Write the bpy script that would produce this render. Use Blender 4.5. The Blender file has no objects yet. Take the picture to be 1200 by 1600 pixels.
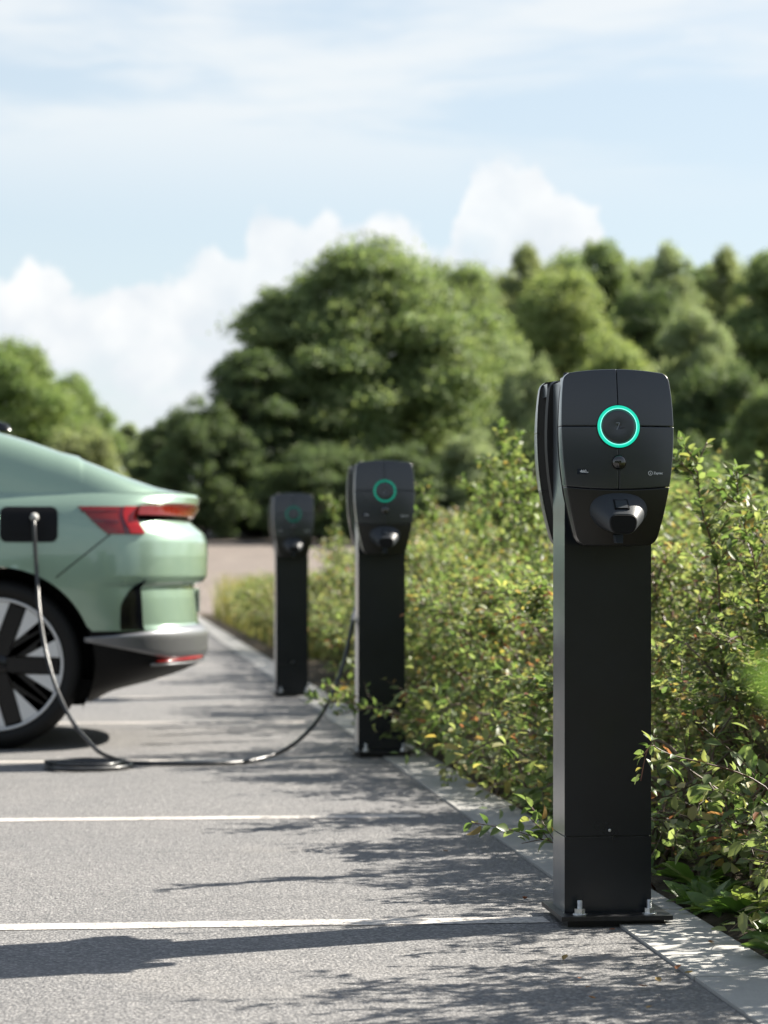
import bpy, bmesh, math, random
import numpy as np
from mathutils import Vector, Matrix, Quaternion

R = math.radians
S = bpy.context.scene
C = S.collection

# ------------------------------------------------------------------ camera
F_PX = 4130.0            # focal length in pixels of the 1200x1600 picture
YAW = R(5.87)            # the kerb runs along +Y; the camera looks a little to the right of it
CAM_Z = 0.816
cam_d = bpy.data.cameras.new("camera")
cam = bpy.data.objects.new("camera", cam_d)
C.objects.link(cam)
cam.location = (0, 0, CAM_Z)
cam.rotation_euler = (R(90), 0, -YAW)
cam_d.sensor_fit = 'VERTICAL'
cam_d.sensor_height = 36.0
cam_d.sensor_width = 27.0
cam_d.lens = F_PX / 1600 * 36.0
cam_d.shift_y = (881 - 800) / 1600
cam_d.clip_start = 0.05
cam_d.clip_end = 6000
cam_d.dof.use_dof = True
cam_d.dof.focus_distance = 5.88
cam_d.dof.aperture_fstop = 5.0
S.camera = cam

# ------------------------------------------------------------------ render / exposure
S.view_settings.view_transform = 'Standard'
S.view_settings.look = 'None'
S.view_settings.exposure = 1.66
S.view_settings.gamma = 1.0
S.view_settings.use_curve_mapping = False
S.render.engine = 'CYCLES'
S.cycles.use_denoising = True
S.cycles.max_bounces = 8
S.cycles.transparent_max_bounces = 8
S.cycles.sample_clamp_indirect = 6

# ------------------------------------------------------------------ sun and sky
SUN_EL = R(37.0)
SUN_AZ = math.atan2(0.934, 0.357)     # from +Y towards +X
sdir = Vector((math.cos(SUN_EL) * math.sin(SUN_AZ), math.cos(SUN_EL) * math.cos(SUN_AZ), math.sin(SUN_EL)))
sun_d = bpy.data.lights.new("sun", 'SUN')
sun_d.energy = 5.0
sun_d.angle = R(0.53)
sun_d.color = (1.0, 0.935, 0.83)
sun = bpy.data.objects.new("sun", sun_d)
C.objects.link(sun)
sun.rotation_euler = sdir.to_track_quat('Z', 'Y').to_euler()
sun.location = (20, 8, 18)


class NT:
    """tiny node helper"""
    def __init__(self, tree):
        self.t = tree
        self.n = tree.nodes
        self.l = tree.links

    def add(self, typ, **kw):
        nd = self.n.new(typ)
        for k, v in kw.items():
            setattr(nd, k, v)
        return nd

    def link(self, a, b):
        self.l.new(a, b)

    def set(self, sock, v):
        if isinstance(v, bpy.types.NodeSocket):
            self.l.new(v, sock)
        else:
            sock.default_value = v

    def math(self, op, a, b=0.0, c=None, clamp=False):
        nd = self.add('ShaderNodeMath', operation=op, use_clamp=clamp)
        self.set(nd.inputs[0], a)
        self.set(nd.inputs[1], b)
        if c is not None:
            self.set(nd.inputs[2], c)
        return nd.outputs[0]

    def mix(self, fac, a, b, blend='MIX'):
        nd = self.add('ShaderNodeMix', data_type='RGBA', blend_type=blend)
        self.set(nd.inputs[0], fac)
        self.set(nd.inputs[6], a)
        self.set(nd.inputs[7], b)
        return nd.outputs[2]

    def noise(self, vec, scale, detail=4.0, rough=0.55, dist=0.0):
        nd = self.add('ShaderNodeTexNoise')
        if vec is not None:
            self.link(vec, nd.inputs['Vector'])
        nd.inputs['Scale'].default_value = scale
        nd.inputs['Detail'].default_value = detail
        nd.inputs['Roughness'].default_value = rough
        nd.inputs['Distortion'].default_value = dist
        return nd.outputs['Fac']

    def vor(self, vec, scale, feature='F1', out='Distance'):
        nd = self.add('ShaderNodeTexVoronoi', feature=feature)
        self.link(vec, nd.inputs['Vector'])
        nd.inputs['Scale'].default_value = scale
        return nd.outputs[out]

    def ramp(self, fac, stops, interp='LINEAR'):
        nd = self.add('ShaderNodeValToRGB')
        nd.color_ramp.interpolation = interp
        el = nd.color_ramp.elements
        while len(el) < len(stops):
            el.new(0.5)
        for e, (p, c) in zip(el, stops):
            e.position = p
            e.color = c if len(c) == 4 else (*c, 1)
        self.set(nd.inputs[0], fac)
        return nd.outputs[0]

    def smooth(self, v, lo, hi):
        nd = self.add('ShaderNodeMapRange', interpolation_type='SMOOTHSTEP')
        self.set(nd.inputs['Value'], v)
        self.set(nd.inputs['From Min'], lo)
        self.set(nd.inputs['From Max'], hi)
        return nd.outputs['Result']

    def mapping(self, vec, loc=(0, 0, 0), rot=(0, 0, 0), scale=(1, 1, 1)):
        nd = self.add('ShaderNodeMapping')
        self.link(vec, nd.inputs[0])
        nd.inputs[1].default_value = loc
        nd.inputs[2].default_value = rot
        nd.inputs[3].default_value = scale
        return nd.outputs[0]


def build_world():
    w = bpy.data.worlds.new("World")
    S.world = w
    w.use_nodes = True
    w.node_tree.nodes.clear()
    n = NT(w.node_tree)
    out = n.add('ShaderNodeOutputWorld')
    bg = n.add('ShaderNodeBackground')
    bg.inputs['Strength'].default_value = 0.050
    n.link(bg.outputs[0], out.inputs[0])
    sky = n.add('ShaderNodeTexSky', sky_type='NISHITA')
    sky.sun_disc = False
    sky.sun_elevation = SUN_EL
    sky.sun_rotation = SUN_AZ
    sky.altitude = 100
    sky.air_density = 1.0
    sky.dust_density = 0.8
    sky.ozone_density = 1.6
    tc = n.add('ShaderNodeTexCoord')
    d = tc.outputs['Generated']
    sp = n.add('ShaderNodeSeparateXYZ')
    n.link(d, sp.inputs[0])
    az = n.math('ARCTAN2', sp.outputs[0], sp.outputs[1])
    el = n.math('ARCSINE', sp.outputs[2])
    # angular sheet coordinates: one unit is about 14 degrees
    U = n.math('MULTIPLY_ADD', az, 4.13, -0.1025 * 4.13)
    V = n.math('MULTIPLY', el, 4.13)
    cb = n.add('ShaderNodeCombineXYZ')
    n.link(U, cb.inputs[0])
    n.link(V, cb.inputs[1])
    uv = cb.outputs[0]
    # high thin cloud: streaks
    m1 = n.mapping(uv, loc=(2.3, 0.7, 0), rot=(0, 0, R(7)), scale=(1.1, 5.2, 1))
    c1 = n.noise(m1, 0.85, 5, 0.5, 0.8)
    m2 = n.mapping(uv, loc=(0.4, 1.9, 3), rot=(0, 0, R(3)), scale=(2.2, 14.0, 1))
    c2 = n.noise(m2, 1.6, 5, 0.6, 0.6)
    cs = n.math('ADD', n.math('MULTIPLY', c1, 0.74), n.math('MULTIPLY', c2, 0.26))
    cir = n.smooth(cs, 0.38, 0.60)
    cir = n.math('MULTIPLY', cir, n.smooth(V, 0.50, 0.74))
    cir = n.math('MULTIPLY', cir, n.math('MULTIPLY_ADD', n.smooth(V, 0.9, 3.0), -0.40, 0.78))
    # low heaped cloud along the horizon: its top height follows a curve plus billows
    fc = n.add('ShaderNodeFloatCurve')
    x0, x1 = -700.0, 1600.0
    tops = [(-700, 470), (-350, 380), (0, 425), (60, 408), (130, 450), (200, 452), (270, 428), (330, 392), (372, 400), (398, 352),
            (440, 338), (480, 352), (510, 320), (548, 350), (600, 330), (650, 352), (705, 395), (722, 290),
            (745, 252), (790, 262), (835, 258), (880, 296), (930, 322), (950, 395), (990, 560), (1150, 610), (1300, 430), (1600, 520)]
    cu = fc.mapping.curves[0]
    pts = [((x - x0) / (x1 - x0), min(1, (881 - y) / 800.0)) for x, y in tops]
    cu.points[0].location = pts[0]
    cu.points[1].location = pts[-1]
    for p in pts[1:-1]:
        cu.points.new(*p)
    for p in cu.points:
        p.handle_type = 'AUTO_CLAMPED'
    fc.mapping.update()
    cx = n.math('MULTIPLY_ADD', U, 1000.0 / (x1 - x0), (600 - x0) / (x1 - x0))
    bw = n.noise(n.mapping(uv, loc=(5, 1, 2)), 9.0, 6, 0.6)
    n.link(n.math('ADD', cx, n.math('MULTIPLY_ADD', bw, 0.03, -0.015)), fc.inputs['Value'])
    top = n.math('MULTIPLY', fc.outputs[0], 0.8)
    b1 = n.noise(n.mapping(uv, loc=(1, 4, 0)), 13.0, 7, 0.62)
    dh = n.math('SUBTRACT', n.math('ADD', top, n.math('MULTIPLY_ADD', b1, 0.13, -0.065)), V)
    cum = n.smooth(dh, -0.003, 0.022)
    b2 = n.noise(n.mapping(uv, loc=(7, 2, 0), scale=(1, 1.5, 1)), 4.5, 5, 0.6)
    hole = n.smooth(b2, 0.30, 0.52)
    depthin = n.smooth(dh, 0.02, 0.2)
    cum = n.math('MULTIPLY', cum, n.math('SUBTRACT', 1.0, n.math('MULTIPLY', depthin, n.math('SUBTRACT', 0.75, n.math('MULTIPLY', hole, 0.70)))))
    cum = n.math('MULTIPLY', cum, n.math('MULTIPLY_ADD', n.smooth(n.noise(n.mapping(uv, loc=(2, 9, 4)), 2.2, 3, 0.5), 0.35, 0.6), 0.24, 0.74))
    bil = n.noise(n.mapping(uv, loc=(3, 3, 1)), 10.0, 5, 0.55)
    shade = n.ramp(n.math('ADD', n.math('MULTIPLY', bil, 0.8), n.math('MULTIPLY', depthin, -0.12)),
                   [(0.26, (5.3, 5.6, 5.9)), (0.58, (6.7, 6.7, 6.65))])
    haze_f = n.math('MULTIPLY_ADD', n.smooth(V, 0.6, 2.6), -0.52, 0.62)
    base = n.mix(haze_f, sky.outputs[0], (4.9, 5.45, 5.75, 1))
    col = n.mix(cir, base, (5.9, 6.1, 6.2, 1))
    col = n.mix(cum, col, shade)
    n.link(col, bg.inputs['Color'])


build_world()


# ------------------------------------------------------------------ helpers
def world_at(px, py=None, depth=None, X=None):
    """direction helper: point on the ray through picture column px, at optical depth or at world X; z from row py"""
    a = (px - 600) / F_PX
    if depth is None:
        depth = X / (a * math.cos(YAW) + math.sin(YAW))
    lat = a * depth
    x = lat * math.cos(YAW) + depth * math.sin(YAW)
    y = -lat * math.sin(YAW) + depth * math.cos(YAW)
    z = 0.0 if py is None else CAM_Z + (881 - py) / F_PX * depth
    return Vector((x, y, z))


def ground_at(px, py, z=0.0):
    d = (CAM_Z - z) * F_PX / (py - 881)
    p = world_at(px, depth=d)
    p.z = z
    return p


def mesh(name, verts, faces, mat=None, smooth=False):
    me = bpy.data.meshes.new(name)
    me.from_pydata([tuple(v) for v in verts], [], [tuple(f) for f in faces])
    if mat:
        for m in (mat if isinstance(mat, (list, tuple)) else [mat]):
            me.materials.append(m)
    if smooth:
        me.polygons.foreach_set('use_smooth', [True] * len(me.polygons))
    me.update()
    return me


def mesh_np(name, V, Fc, mat=None, smooth=False):
    """V (n,3), Fc (m,k) arrays"""
    me = bpy.data.meshes.new(name)
    V = np.asarray(V, dtype=np.float32)
    Fc = np.asarray(Fc, dtype=np.int32)
    m, k = Fc.shape
    me.vertices.add(len(V))
    me.vertices.foreach_set('co', V.ravel())
    me.loops.add(m * k)
    me.loops.foreach_set('vertex_index', Fc.ravel())
    me.polygons.add(m)
    me.polygons.foreach_set('loop_start', np.arange(0, m * k, k, dtype=np.int32))
    me.polygons.foreach_set('loop_total', np.full(m, k, dtype=np.int32))
    if smooth:
        me.polygons.foreach_set('use_smooth', np.ones(m, dtype=bool))
    me.update(calc_edges=True)
    me.validate()
    if mat:
        me.materials.append(mat)
    return me


def link(name, me, parent=None, loc=(0, 0, 0), rot=(0, 0, 0), kind=None, scale=None):
    o = bpy.data.objects.new(name, me)
    C.objects.link(o)
    o.parent = parent
    o.location = loc
    o.rotation_euler = rot
    if scale is not None:
        o.scale = scale if hasattr(scale, '__len__') else (scale,) * 3
    if kind:
        o['kind'] = kind
    return o


def thing(name, label, cat, loc=(0, 0, 0), rot=(0, 0, 0), group=None, me=None, scale=None):
    o = link(name, me, None, loc, rot, scale=scale)
    o['label'] = label
    o['category'] = cat
    if group:
        o['group'] = group
    return o


def copy_tree(o, parent=None):
    c = o.copy()
    C.objects.link(c)
    c.parent = parent
    for ch in list(o.children):
        copy_tree(ch, c)
    return c


def bm_mesh(name, bm, mat, smooth=False, bevel=0.0, segs=2):
    if bevel > 0:
        bmesh.ops.bevel(bm, geom=[e for e in bm.edges if e.calc_face_angle(0) > 0.5], offset=bevel, segments=segs, affect='EDGES', profile=0.5)
    me = bpy.data.meshes.new(name)
    bmesh.ops.recalc_face_normals(bm, faces=bm.faces)
    bm.to_mesh(me)
    bm.free()
    if mat:
        me.materials.append(mat)
    if smooth:
        me.polygons.foreach_set('use_smooth', [True] * len(me.polygons))
    return me


def box_bm(x0, x1, y0, y1, z0, z1):
    bm = bmesh.new()
    vs = [bm.verts.new(p) for p in ((x0, y0, z0), (x1, y0, z0), (x1, y1, z0), (x0, y1, z0), (x0, y0, z1), (x1, y0, z1), (x1, y1, z1), (x0, y1, z1))]
    for f in ((0, 3, 2, 1), (4, 5, 6, 7), (0, 1, 5, 4), (1, 2, 6, 5), (2, 3, 7, 6), (3, 0, 4, 7)):
        bm.faces.new([vs[i] for i in f])
    return bm


def tube(points, radii, sides=6, cap=True):
    """verts, faces of a tube along points"""
    P = [Vector(p) for p in points]
    V, Fs = [], []
    n = len(P)
    up = Vector((0.13, 0.31, 0.94)).normalized()
    T0 = (P[1] - P[0]).normalized()
    side = T0.cross(up)
    if side.length < 1e-3:
        side = T0.cross(Vector((1, 0, 0)))
    side.normalize()
    for i in range(n):
        T = (P[min(i + 1, n - 1)] - P[max(i - 1, 0)]).normalized()
        side = (side - T * side.dot(T)).normalized()
        b = T.cross(side)
        r = radii[i] if hasattr(radii, '__len__') else radii
        for k in range(sides):
            a = 2 * math.pi * k / sides
            V.append(P[i] + (side * math.cos(a) + b * math.sin(a)) * r)
    for i in range(n - 1):
        for k in range(sides):
            k2 = (k + 1) % sides
            Fs.append((i * sides + k, i * sides + k2, (i + 1) * sides + k2, (i + 1) * sides + k))
    if cap:
        Fs.append(tuple(range(sides - 1, -1, -1)))
        Fs.append(tuple((n - 1) * sides + k for k in range(sides)))
    return V, Fs


def spline(pts, n=12):
    """Catmull-Rom through pts"""
    P = [Vector(p) for p in pts]
    P = [P[0] * 2 - P[1]] + P + [P[-1] * 2 - P[-2]]
    out = []
    for i in range(1, len(P) - 2):
        for k in range(n):
            t = k / n
            a, b, c, d = P[i - 1], P[i], P[i + 1], P[i + 2]
            out.append(0.5 * ((2 * b) + (c - a) * t + (2 * a - 5 * b + 4 * c - d) * t * t + (3 * b - a - 3 * c + d) * t ** 3))
    out.append(P[-2])
    return out


def join_vf(parts):
    V, Fs = [], []
    for v, f in parts:
        o = len(V)
        V += list(v)
        Fs += [tuple(i + o for i in q) for q in f]
    return V, Fs


def lathe(profile, sides=48, axis='Y'):
    """profile list of (r, h); revolve round axis"""
    V, Fs = [], []
    for r, h in profile:
        for k in range(sides):
            a = 2 * math.pi * k / sides
            if axis == 'Y':
                V.append((r * math.cos(a), h, r * math.sin(a)))
            else:
                V.append((r * math.cos(a), r * math.sin(a), h))
    for i in range(len(profile) - 1):
        for k in range(sides):
            k2 = (k + 1) % sides
            Fs.append((i * sides + k, i * sides + k2, (i + 1) * sides + k2, (i + 1) * sides + k))
    return V, Fs


# ------------------------------------------------------------------ materials
def new_mat(name):
    m = bpy.data.materials.new(name)
    m.use_nodes = True
    n = NT(m.node_tree)
    return m, n, n.n['Principled BSDF']


def simple(name, col, rough=0.5, metal=0.0, coat=0.0, spec=0.5, emit=None, es=0.0, var=0.0, vscale=30.0, bump=0.0, bscale=400.0, trans=0.0, crough=0.04, cior=1.5, sheen=0.0):
    m, n, b = new_mat(name)
    b.inputs['Base Color'].default_value = (*col, 1)
    b.inputs['Roughness'].default_value = rough
    b.inputs['Metallic'].default_value = metal
    b.inputs['Coat Weight'].default_value = coat
    b.inputs['Coat Roughness'].default_value = crough
    b.inputs['Coat IOR'].default_value = cior
    b.inputs['Sheen Weight'].default_value = sheen
    b.inputs['Sheen Roughness'].default_value = 0.35
    b.inputs['Sheen Tint'].default_value = (0.80, 0.92, 1.0, 1)
    b.inputs['Specular IOR Level'].default_value = spec
    b.inputs['Transmission Weight'].default_value = trans
    tc = n.add('ShaderNodeTexCoord')
    if var:
        f = n.noise(tc.outputs['Object'], vscale, 5, 0.6)
        n.link(n.mix(n.smooth(f, 0.3, 0.7), (*[c * (1 - var) for c in col], 1), (*[min(1, c * (1 + var)) for c in col], 1)), b.inputs['Base Color'])
        n.link(n.math('MULTIPLY_ADD', f, 0.16, rough - 0.08), b.inputs['Roughness'])
    if bump:
        bp = n.add('ShaderNodeBump')
        bp.inputs['Strength'].default_value = bump
        bp.inputs['Distance'].default_value = 0.001
        n.link(n.noise(tc.outputs['Object'], bscale, 3, 0.6), bp.inputs['Height'])
        n.link(bp.outputs[0], b.inputs['Normal'])
    if emit:
        b.inputs['Emission Color'].default_value = (*emit, 1)
        b.inputs['Emission Strength'].default_value = es
    return m


def asphalt_mat():
    m, n, b = new_mat("asphalt")
    tc = n.add('ShaderNodeTexCoord')
    v = tc.outputs['Object']
    big = n.noise(v, 0.55, 5, 0.6)
    mid = n.noise(v, 5.0, 5, 0.65)
    wv = n.mapping(v, scale=(1, 1, 1))
    d1 = n.vor(wv, 128.0)
    cc = n.vor(wv, 128.0, out='Color')
    sp = n.add('ShaderNodeSeparateColor')
    n.link(cc, sp.inputs[0])
    d2 = n.vor(n.mapping(v, loc=(3.1, 7.7, 0)), 360.0)
    cc2 = n.vor(n.mapping(v, loc=(3.1, 7.7, 0)), 360.0, out='Color')
    sp2 = n.add('ShaderNodeSeparateColor')
    n.link(cc2, sp2.inputs[0])
    stone = n.ramp(sp.outputs[0], [(0.0, (0.085, 0.083, 0.081)), (0.45, (0.135, 0.130, 0.125)), (0.8, (0.185, 0.176, 0.165)), (0.97, (0.28, 0.265, 0.245))])
    fine = n.ramp(sp2.outputs[1], [(0.0, (0.075, 0.074, 0.073)), (0.6, (0.135, 0.130, 0.125)), (1.0, (0.22, 0.21, 0.195))])
    col = n.mix(0.45, stone, fine)
    pit = n.smooth(d1, 0.42, 0.66)
    col = n.mix(n.math('MULTIPLY', pit, 0.50), col, (0.035, 0.034, 0.034, 1))
    tint = n.ramp(n.math('ADD', n.math('MULTIPLY', big, 0.65), n.math('MULTIPLY', mid, 0.35)), [(0.3, (1.17, 1.21, 1.27)), (0.7, (1.48, 1.50, 1.54))])
    col = n.mix(1.0, col, tint, 'MULTIPLY')
    # oil spots and darker seams of wear
    scuff = n.smooth(n.noise(n.mapping(v, loc=(2, 8, 0), scale=(0.35, 5.0, 1)), 1.1, 4, 0.6), 0.56, 0.72)
    col = n.mix(n.math('MULTIPLY', scuff, 0.22), col, (0.075, 0.074, 0.074, 1))
    grit = n.smooth(n.noise(n.mapping(v, loc=(5, 1, 0)), 0.9, 6, 0.7), 0.52, 0.72)
    col = n.mix(n.math('MULTIPLY', grit, 0.30), col, (0.27, 0.255, 0.235, 1))
    spot = n.smooth(n.noise(n.mapping(v, loc=(9, 4, 0)), 1.7, 4, 0.6), 0.66, 0.74)
    col = n.mix(n.math('MULTIPLY', spot, 0.35), col, (0.08, 0.08, 0.082, 1))
    n.link(col, b.inputs['Base Color'])
    b.inputs['Roughness'].default_value = 0.78
    b.inputs['Specular IOR Level'].default_value = 0.35
    h = n.math('ADD', n.math('MULTIPLY', n.math('SUBTRACT', 0.7, d1), 1.0), n.math('MULTIPLY', n.math('SUBTRACT', 0.7, d2), 0.35))
    h = n.math('ADD', h, n.math('MULTIPLY', n.noise(v, 45, 3, 0.6), 1.2))
    h = n.math('ADD', h, n.math('MULTIPLY', sp.outputs[1], 0.5))
    bp = n.add('ShaderNodeBump')
    bp.inputs['Strength'].default_value = 0.8
    bp.inputs['Distance'].default_value = 0.0036
    n.link(h, bp.inputs['Height'])
    n.link(bp.outputs[0], b.inputs['Normal'])
    return m


def paint_mat():
    m, n, b = new_mat("line_paint")
    tc = n.add('ShaderNodeTexCoord')
    v = tc.outputs['Object']
    w = n.noise(v, 60, 5, 0.7)
    w2 = n.noise(v, 4, 4, 0.6)
    worn = n.smooth(n.math('ADD', w, n.math('MULTIPLY', w2, 0.35)), 0.62, 0.80)
    col = n.mix(n.math('MULTIPLY', worn, 0.85), (0.50, 0.465, 0.425, 1), (0.18, 0.175, 0.17, 1))
    n.link(col, b.inputs['Base Color'])
    b.inputs['Roughness'].default_value = 0.7
    bp = n.add('ShaderNodeBump')
    bp.inputs['Strength'].default_value = 0.6
    bp.inputs['Distance'].default_value = 0.003
    n.link(n.math('SUBTRACT', 1.0, n.vor(v, 125.0)), bp.inputs['Height'])
    n.link(bp.outputs[0], b.inputs['Normal'])
    return m


def stone_mat():
    m, n, b = new_mat("kerb_concrete")
    tc = n.add('ShaderNodeTexCoord')
    oi = n.add('ShaderNodeObjectInfo')
    v = tc.outputs['Object']
    f = n.noise(v, 7, 6, 0.65)
    g = n.noise(v, 190, 3, 0.6)
    col = n.ramp(n.math('ADD', n.math('MULTIPLY', f, 0.6), n.math('MULTIPLY', g, 0.4)), [(0.3, (0.26, 0.255, 0.243)), (0.55, (0.35, 0.345, 0.328)), (0.75, (0.42, 0.412, 0.39))])
    pit = n.smooth(n.vor(v, 70.0), 0.10, 0.04)
    col = n.mix(n.math('MULTIPLY', pit, 0.4), col, (0.10, 0.098, 0.092, 1))
    st = n.smooth(n.noise(v, 2.6, 5, 0.7), 0.55, 0.75)
    col = n.mix(n.math('MULTIPLY', st, 0.35), col, (0.14, 0.134, 0.118, 1))
    val = n.math('MULTIPLY_ADD', oi.outputs['Random'], 0.16, 0.92)
    hs = n.add('ShaderNodeHueSaturation')
    n.link(val, hs.inputs['Value'])
    n.link(col, hs.inputs['Color'])
    n.link(hs.outputs[0], b.inputs['Base Color'])
    b.inputs['Roughness'].default_value = 0.82
    bp = n.add('ShaderNodeBump')
    bp.inputs['Strength'].default_value = 0.5
    bp.inputs['Distance'].default_value = 0.002
    n.link(n.math('ADD', g, n.math('MULTIPLY', n.noise(v, 40, 4, 0.6), 1.0)), bp.inputs['Height'])
    n.link(bp.outputs[0], b.inputs['Normal'])
    return m


def earth_mat(name, c0, c1, c2, sc=3.0, bd=0.03):
    m, n, b = new_mat(name)
    tc = n.add('ShaderNodeTexCoord')
    v = tc.outputs['Object']
    f = n.noise(v, sc, 7, 0.65)
    g = n.noise(v, sc * 14, 5, 0.7)
    col = n.ramp(n.math('ADD', n.math('MULTIPLY', f, 0.6), n.math('MULTIPLY', g, 0.4)), [(0.33, c0), (0.5, c1), (0.68, c2)])
    n.link(col, b.inputs['Base Color'])
    b.inputs['Roughness'].default_value = 0.95
    b.inputs['Specular IOR Level'].default_value = 0.2
    bp = n.add('ShaderNodeBump')
    bp.inputs['Strength'].default_value = 0.8
    bp.inputs['Distance'].default_value = bd
    n.link(n.math('ADD', f, g), bp.inputs['Height'])
    n.link(bp.outputs[0], b.inputs['Normal'])
    return m


def leaf_mat(name, stops, rough=0.42, trans=0.38, tcol=(1.15, 1.2, 0.55), per='ISLAND', spec=0.5, clump=None, objvar=0.0):
    m, n, b = new_mat(name)
    if per == 'ISLAND':
        g = n.add('ShaderNodeNewGeometry')
        rnd = g.outputs['Random Per Island']
    else:
        g = n.add('ShaderNodeObjectInfo')
        rnd = g.outputs['Random']
    col = n.ramp(rnd, stops)
    if clump:
        tc = n.add('ShaderNodeTexCoord')
        f = n.noise(tc.outputs['Object'], clump, 3, 0.5)
        hs = n.add('ShaderNodeHueSaturation')
        n.link(n.math('MULTIPLY_ADD', f, 0.05, 0.475), hs.inputs['Hue'])
        n.link(n.math('MULTIPLY_ADD', f, 0.6, 0.72), hs.inputs['Value'])
        n.link(col, hs.inputs['Color'])
        col = hs.outputs[0]
    if objvar:
        oi = n.add('ShaderNodeObjectInfo')
        hs = n.add('ShaderNodeHueSaturation')
        n.link(n.math('MULTIPLY_ADD', oi.outputs['Random'], 0.04 * objvar, 0.5 - 0.02 * objvar), hs.inputs['Hue'])
        n.link(n.math('MULTIPLY_ADD', oi.outputs['Random'], 0.35 * objvar, 1 - 0.17 * objvar), hs.inputs['Value'])
        n.link(col, hs.inputs['Color'])
        col = hs.outputs[0]
    n.link(col, b.inputs['Base Color'])
    b.inputs['Roughness'].default_value = rough
    b.inputs['Specular IOR Level'].default_value = spec
    tr = n.add('ShaderNodeBsdfTranslucent')
    n.link(n.mix(1.0, col, (*tcol, 1), 'MULTIPLY'), tr.inputs[0])
    mx = n.add('ShaderNodeMixShader')
    mx.inputs[0].default_value = trans
    n.link(b.outputs[0], mx.inputs[1])
    n.link(tr.outputs[0], mx.inputs[2])
    n.link(mx.outputs[0], n.n['Material Output'].inputs[0])
    return m


M = {}
M['asphalt'] = asphalt_mat()
M['paint'] = paint_mat()
M['kerb'] = stone_mat()
M['soil'] = earth_mat("verge_soil", (0.035, 0.028, 0.020), (0.065, 0.052, 0.036), (0.11, 0.09, 0.06), 4.0, 0.02)
M['ground'] = earth_mat("meadow", (0.045, 0.06, 0.022), (0.09, 0.10, 0.04), (0.17, 0.15, 0.08), 0.5, 0.08)
M['gravel'] = earth_mat("gravel_track", (0.125, 0.105, 0.095), (0.175, 0.15, 0.133), (0.225, 0.195, 0.172), 1.2, 0.03)
M['shell'] = simple("charger_shell", (0.0090, 0.0132, 0.0182), 0.30, spec=0.40, coat=1.0, crough=0.22, cior=1.42, sheen=0.10, var=0.10, vscale=9, bump=0.08, bscale=2600)
M['shell_low'] = simple("charger_lower_shell", (0.0030, 0.0032, 0.0038), 0.30, spec=0.35, coat=0.3, crough=0.3, bump=0.08, bscale=2600)
M['core'] = simple("charger_core", (0.004, 0.004, 0.0045), 0.45)
M['tab'] = simple('pull_tab_lit_grey', (0.045, 0.055, 0.066), 0.3)  # bluish sky light on the tab is put into its base colour
M['flap'] = simple("socket_flap", (0.003, 0.003, 0.0035), 0.5, spec=0.2)
M['cowl'] = simple("socket_cowl", (0.020, 0.0245, 0.030), 0.50, spec=0.5, bump=0.1, bscale=2600)
M['column'] = simple("powder_coated_steel", (0.0068, 0.0095, 0.0135), 0.30, spec=0.15, coat=1.0, crough=0.22, cior=1.38, sheen=0.16, var=0.12, vscale=6, bump=0.03, bscale=1400)
M['plate'] = simple("painted_base_plate", (0.010, 0.010, 0.011), 0.42, var=0.3, vscale=25, bump=0.3, bscale=700)
M['zinc'] = simple("galvanised_steel", (0.66, 0.67, 0.68), 0.34, metal=0.85, var=0.15, vscale=120)
M['lens'] = simple("sensor_dome", (0.004, 0.004, 0.005), 0.03, coat=1.0)
M['print'] = simple("light_grey_print", (0.80, 0.83, 0.86), 0.5)
M['print_dim'] = simple("embossed_grey", (0.16, 0.18, 0.20), 0.35)
M['print_dark'] = simple("engraved_black", (0.004, 0.004, 0.005), 0.6)
M['screen'] = simple("display_glass", (0.010, 0.014, 0.028), 0.15, coat=0.5)
M['ring'] = simple("ring_light", (0.02, 0.30, 0.22), 0.25, emit=(0.0, 0.72, 0.47), es=0.27)
M['ring_in'] = simple("ring_light_inner", (0.3, 0.5, 0.45), 0.25, emit=(0.22, 0.95, 0.74), es=0.42)
M['ring_dim'] = simple("ring_light_dim", (0.01, 0.08, 0.06), 0.25, emit=(0.0, 0.42, 0.27), es=0.15)
M['ring_in_dim'] = simple("ring_light_inner_dim", (0.03, 0.14, 0.1), 0.25, emit=(0.02, 0.45, 0.3), es=0.18)
M['ring_far'] = simple("ring_light_faint", (0.01, 0.06, 0.05), 0.25, emit=(0.0, 0.32, 0.22), es=0.09)
M['carpaint'] = None
M['chrome'] = simple("bright_trim", (0.7, 0.72, 0.72), 0.15, metal=1.0)
M['black'] = simple("black_trim", (0.0025, 0.0025, 0.003), 0.55, spec=0.2)
M['gloss'] = simple("gloss_black", (0.003, 0.0035, 0.005), 0.12, spec=0.4)
M['rubber'] = simple("tyre_rubber", (0.0055, 0.0055, 0.0055), 0.65, spec=0.3, bump=0.3, bscale=300)
M['rim'] = simple("wheel_black", (0.0035, 0.004, 0.006), 0.25, spec=0.4)
M['rimsilver'] = simple("wheel_silver", (0.62, 0.63, 0.64), 0.36, metal=0.2, coat=0.2)
M['silver'] = simple("bumper_silver", (0.18, 0.185, 0.195), 0.38, metal=0.7, coat=0.2)
M['glass'] = simple("tinted_glass", (0.008, 0.010, 0.011), 0.04, coat=0.5)
M['redlens'] = simple("red_lamp_lens", (0.14, 0.008, 0.006), 0.12, coat=0.5, emit=(0.6, 0.02, 0.01), es=0.012)
M['redbright'] = simple("red_lens_glow", (0.22, 0.004, 0.003), 0.12, coat=0.5, emit=(0.8, 0.012, 0.005), es=0.025)  # faint emission brightens the red of lamp block and reflector
M['reddeep'] = simple("red_lamp_deep", (0.10, 0.005, 0.006), 0.10, coat=1.0)
M['cable'] = simple("cable_sheath", (0.016, 0.017, 0.019), 0.36, spec=0.6)
M['plug'] = simple("plug_shell", (0.38, 0.38, 0.37), 0.4)
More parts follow.
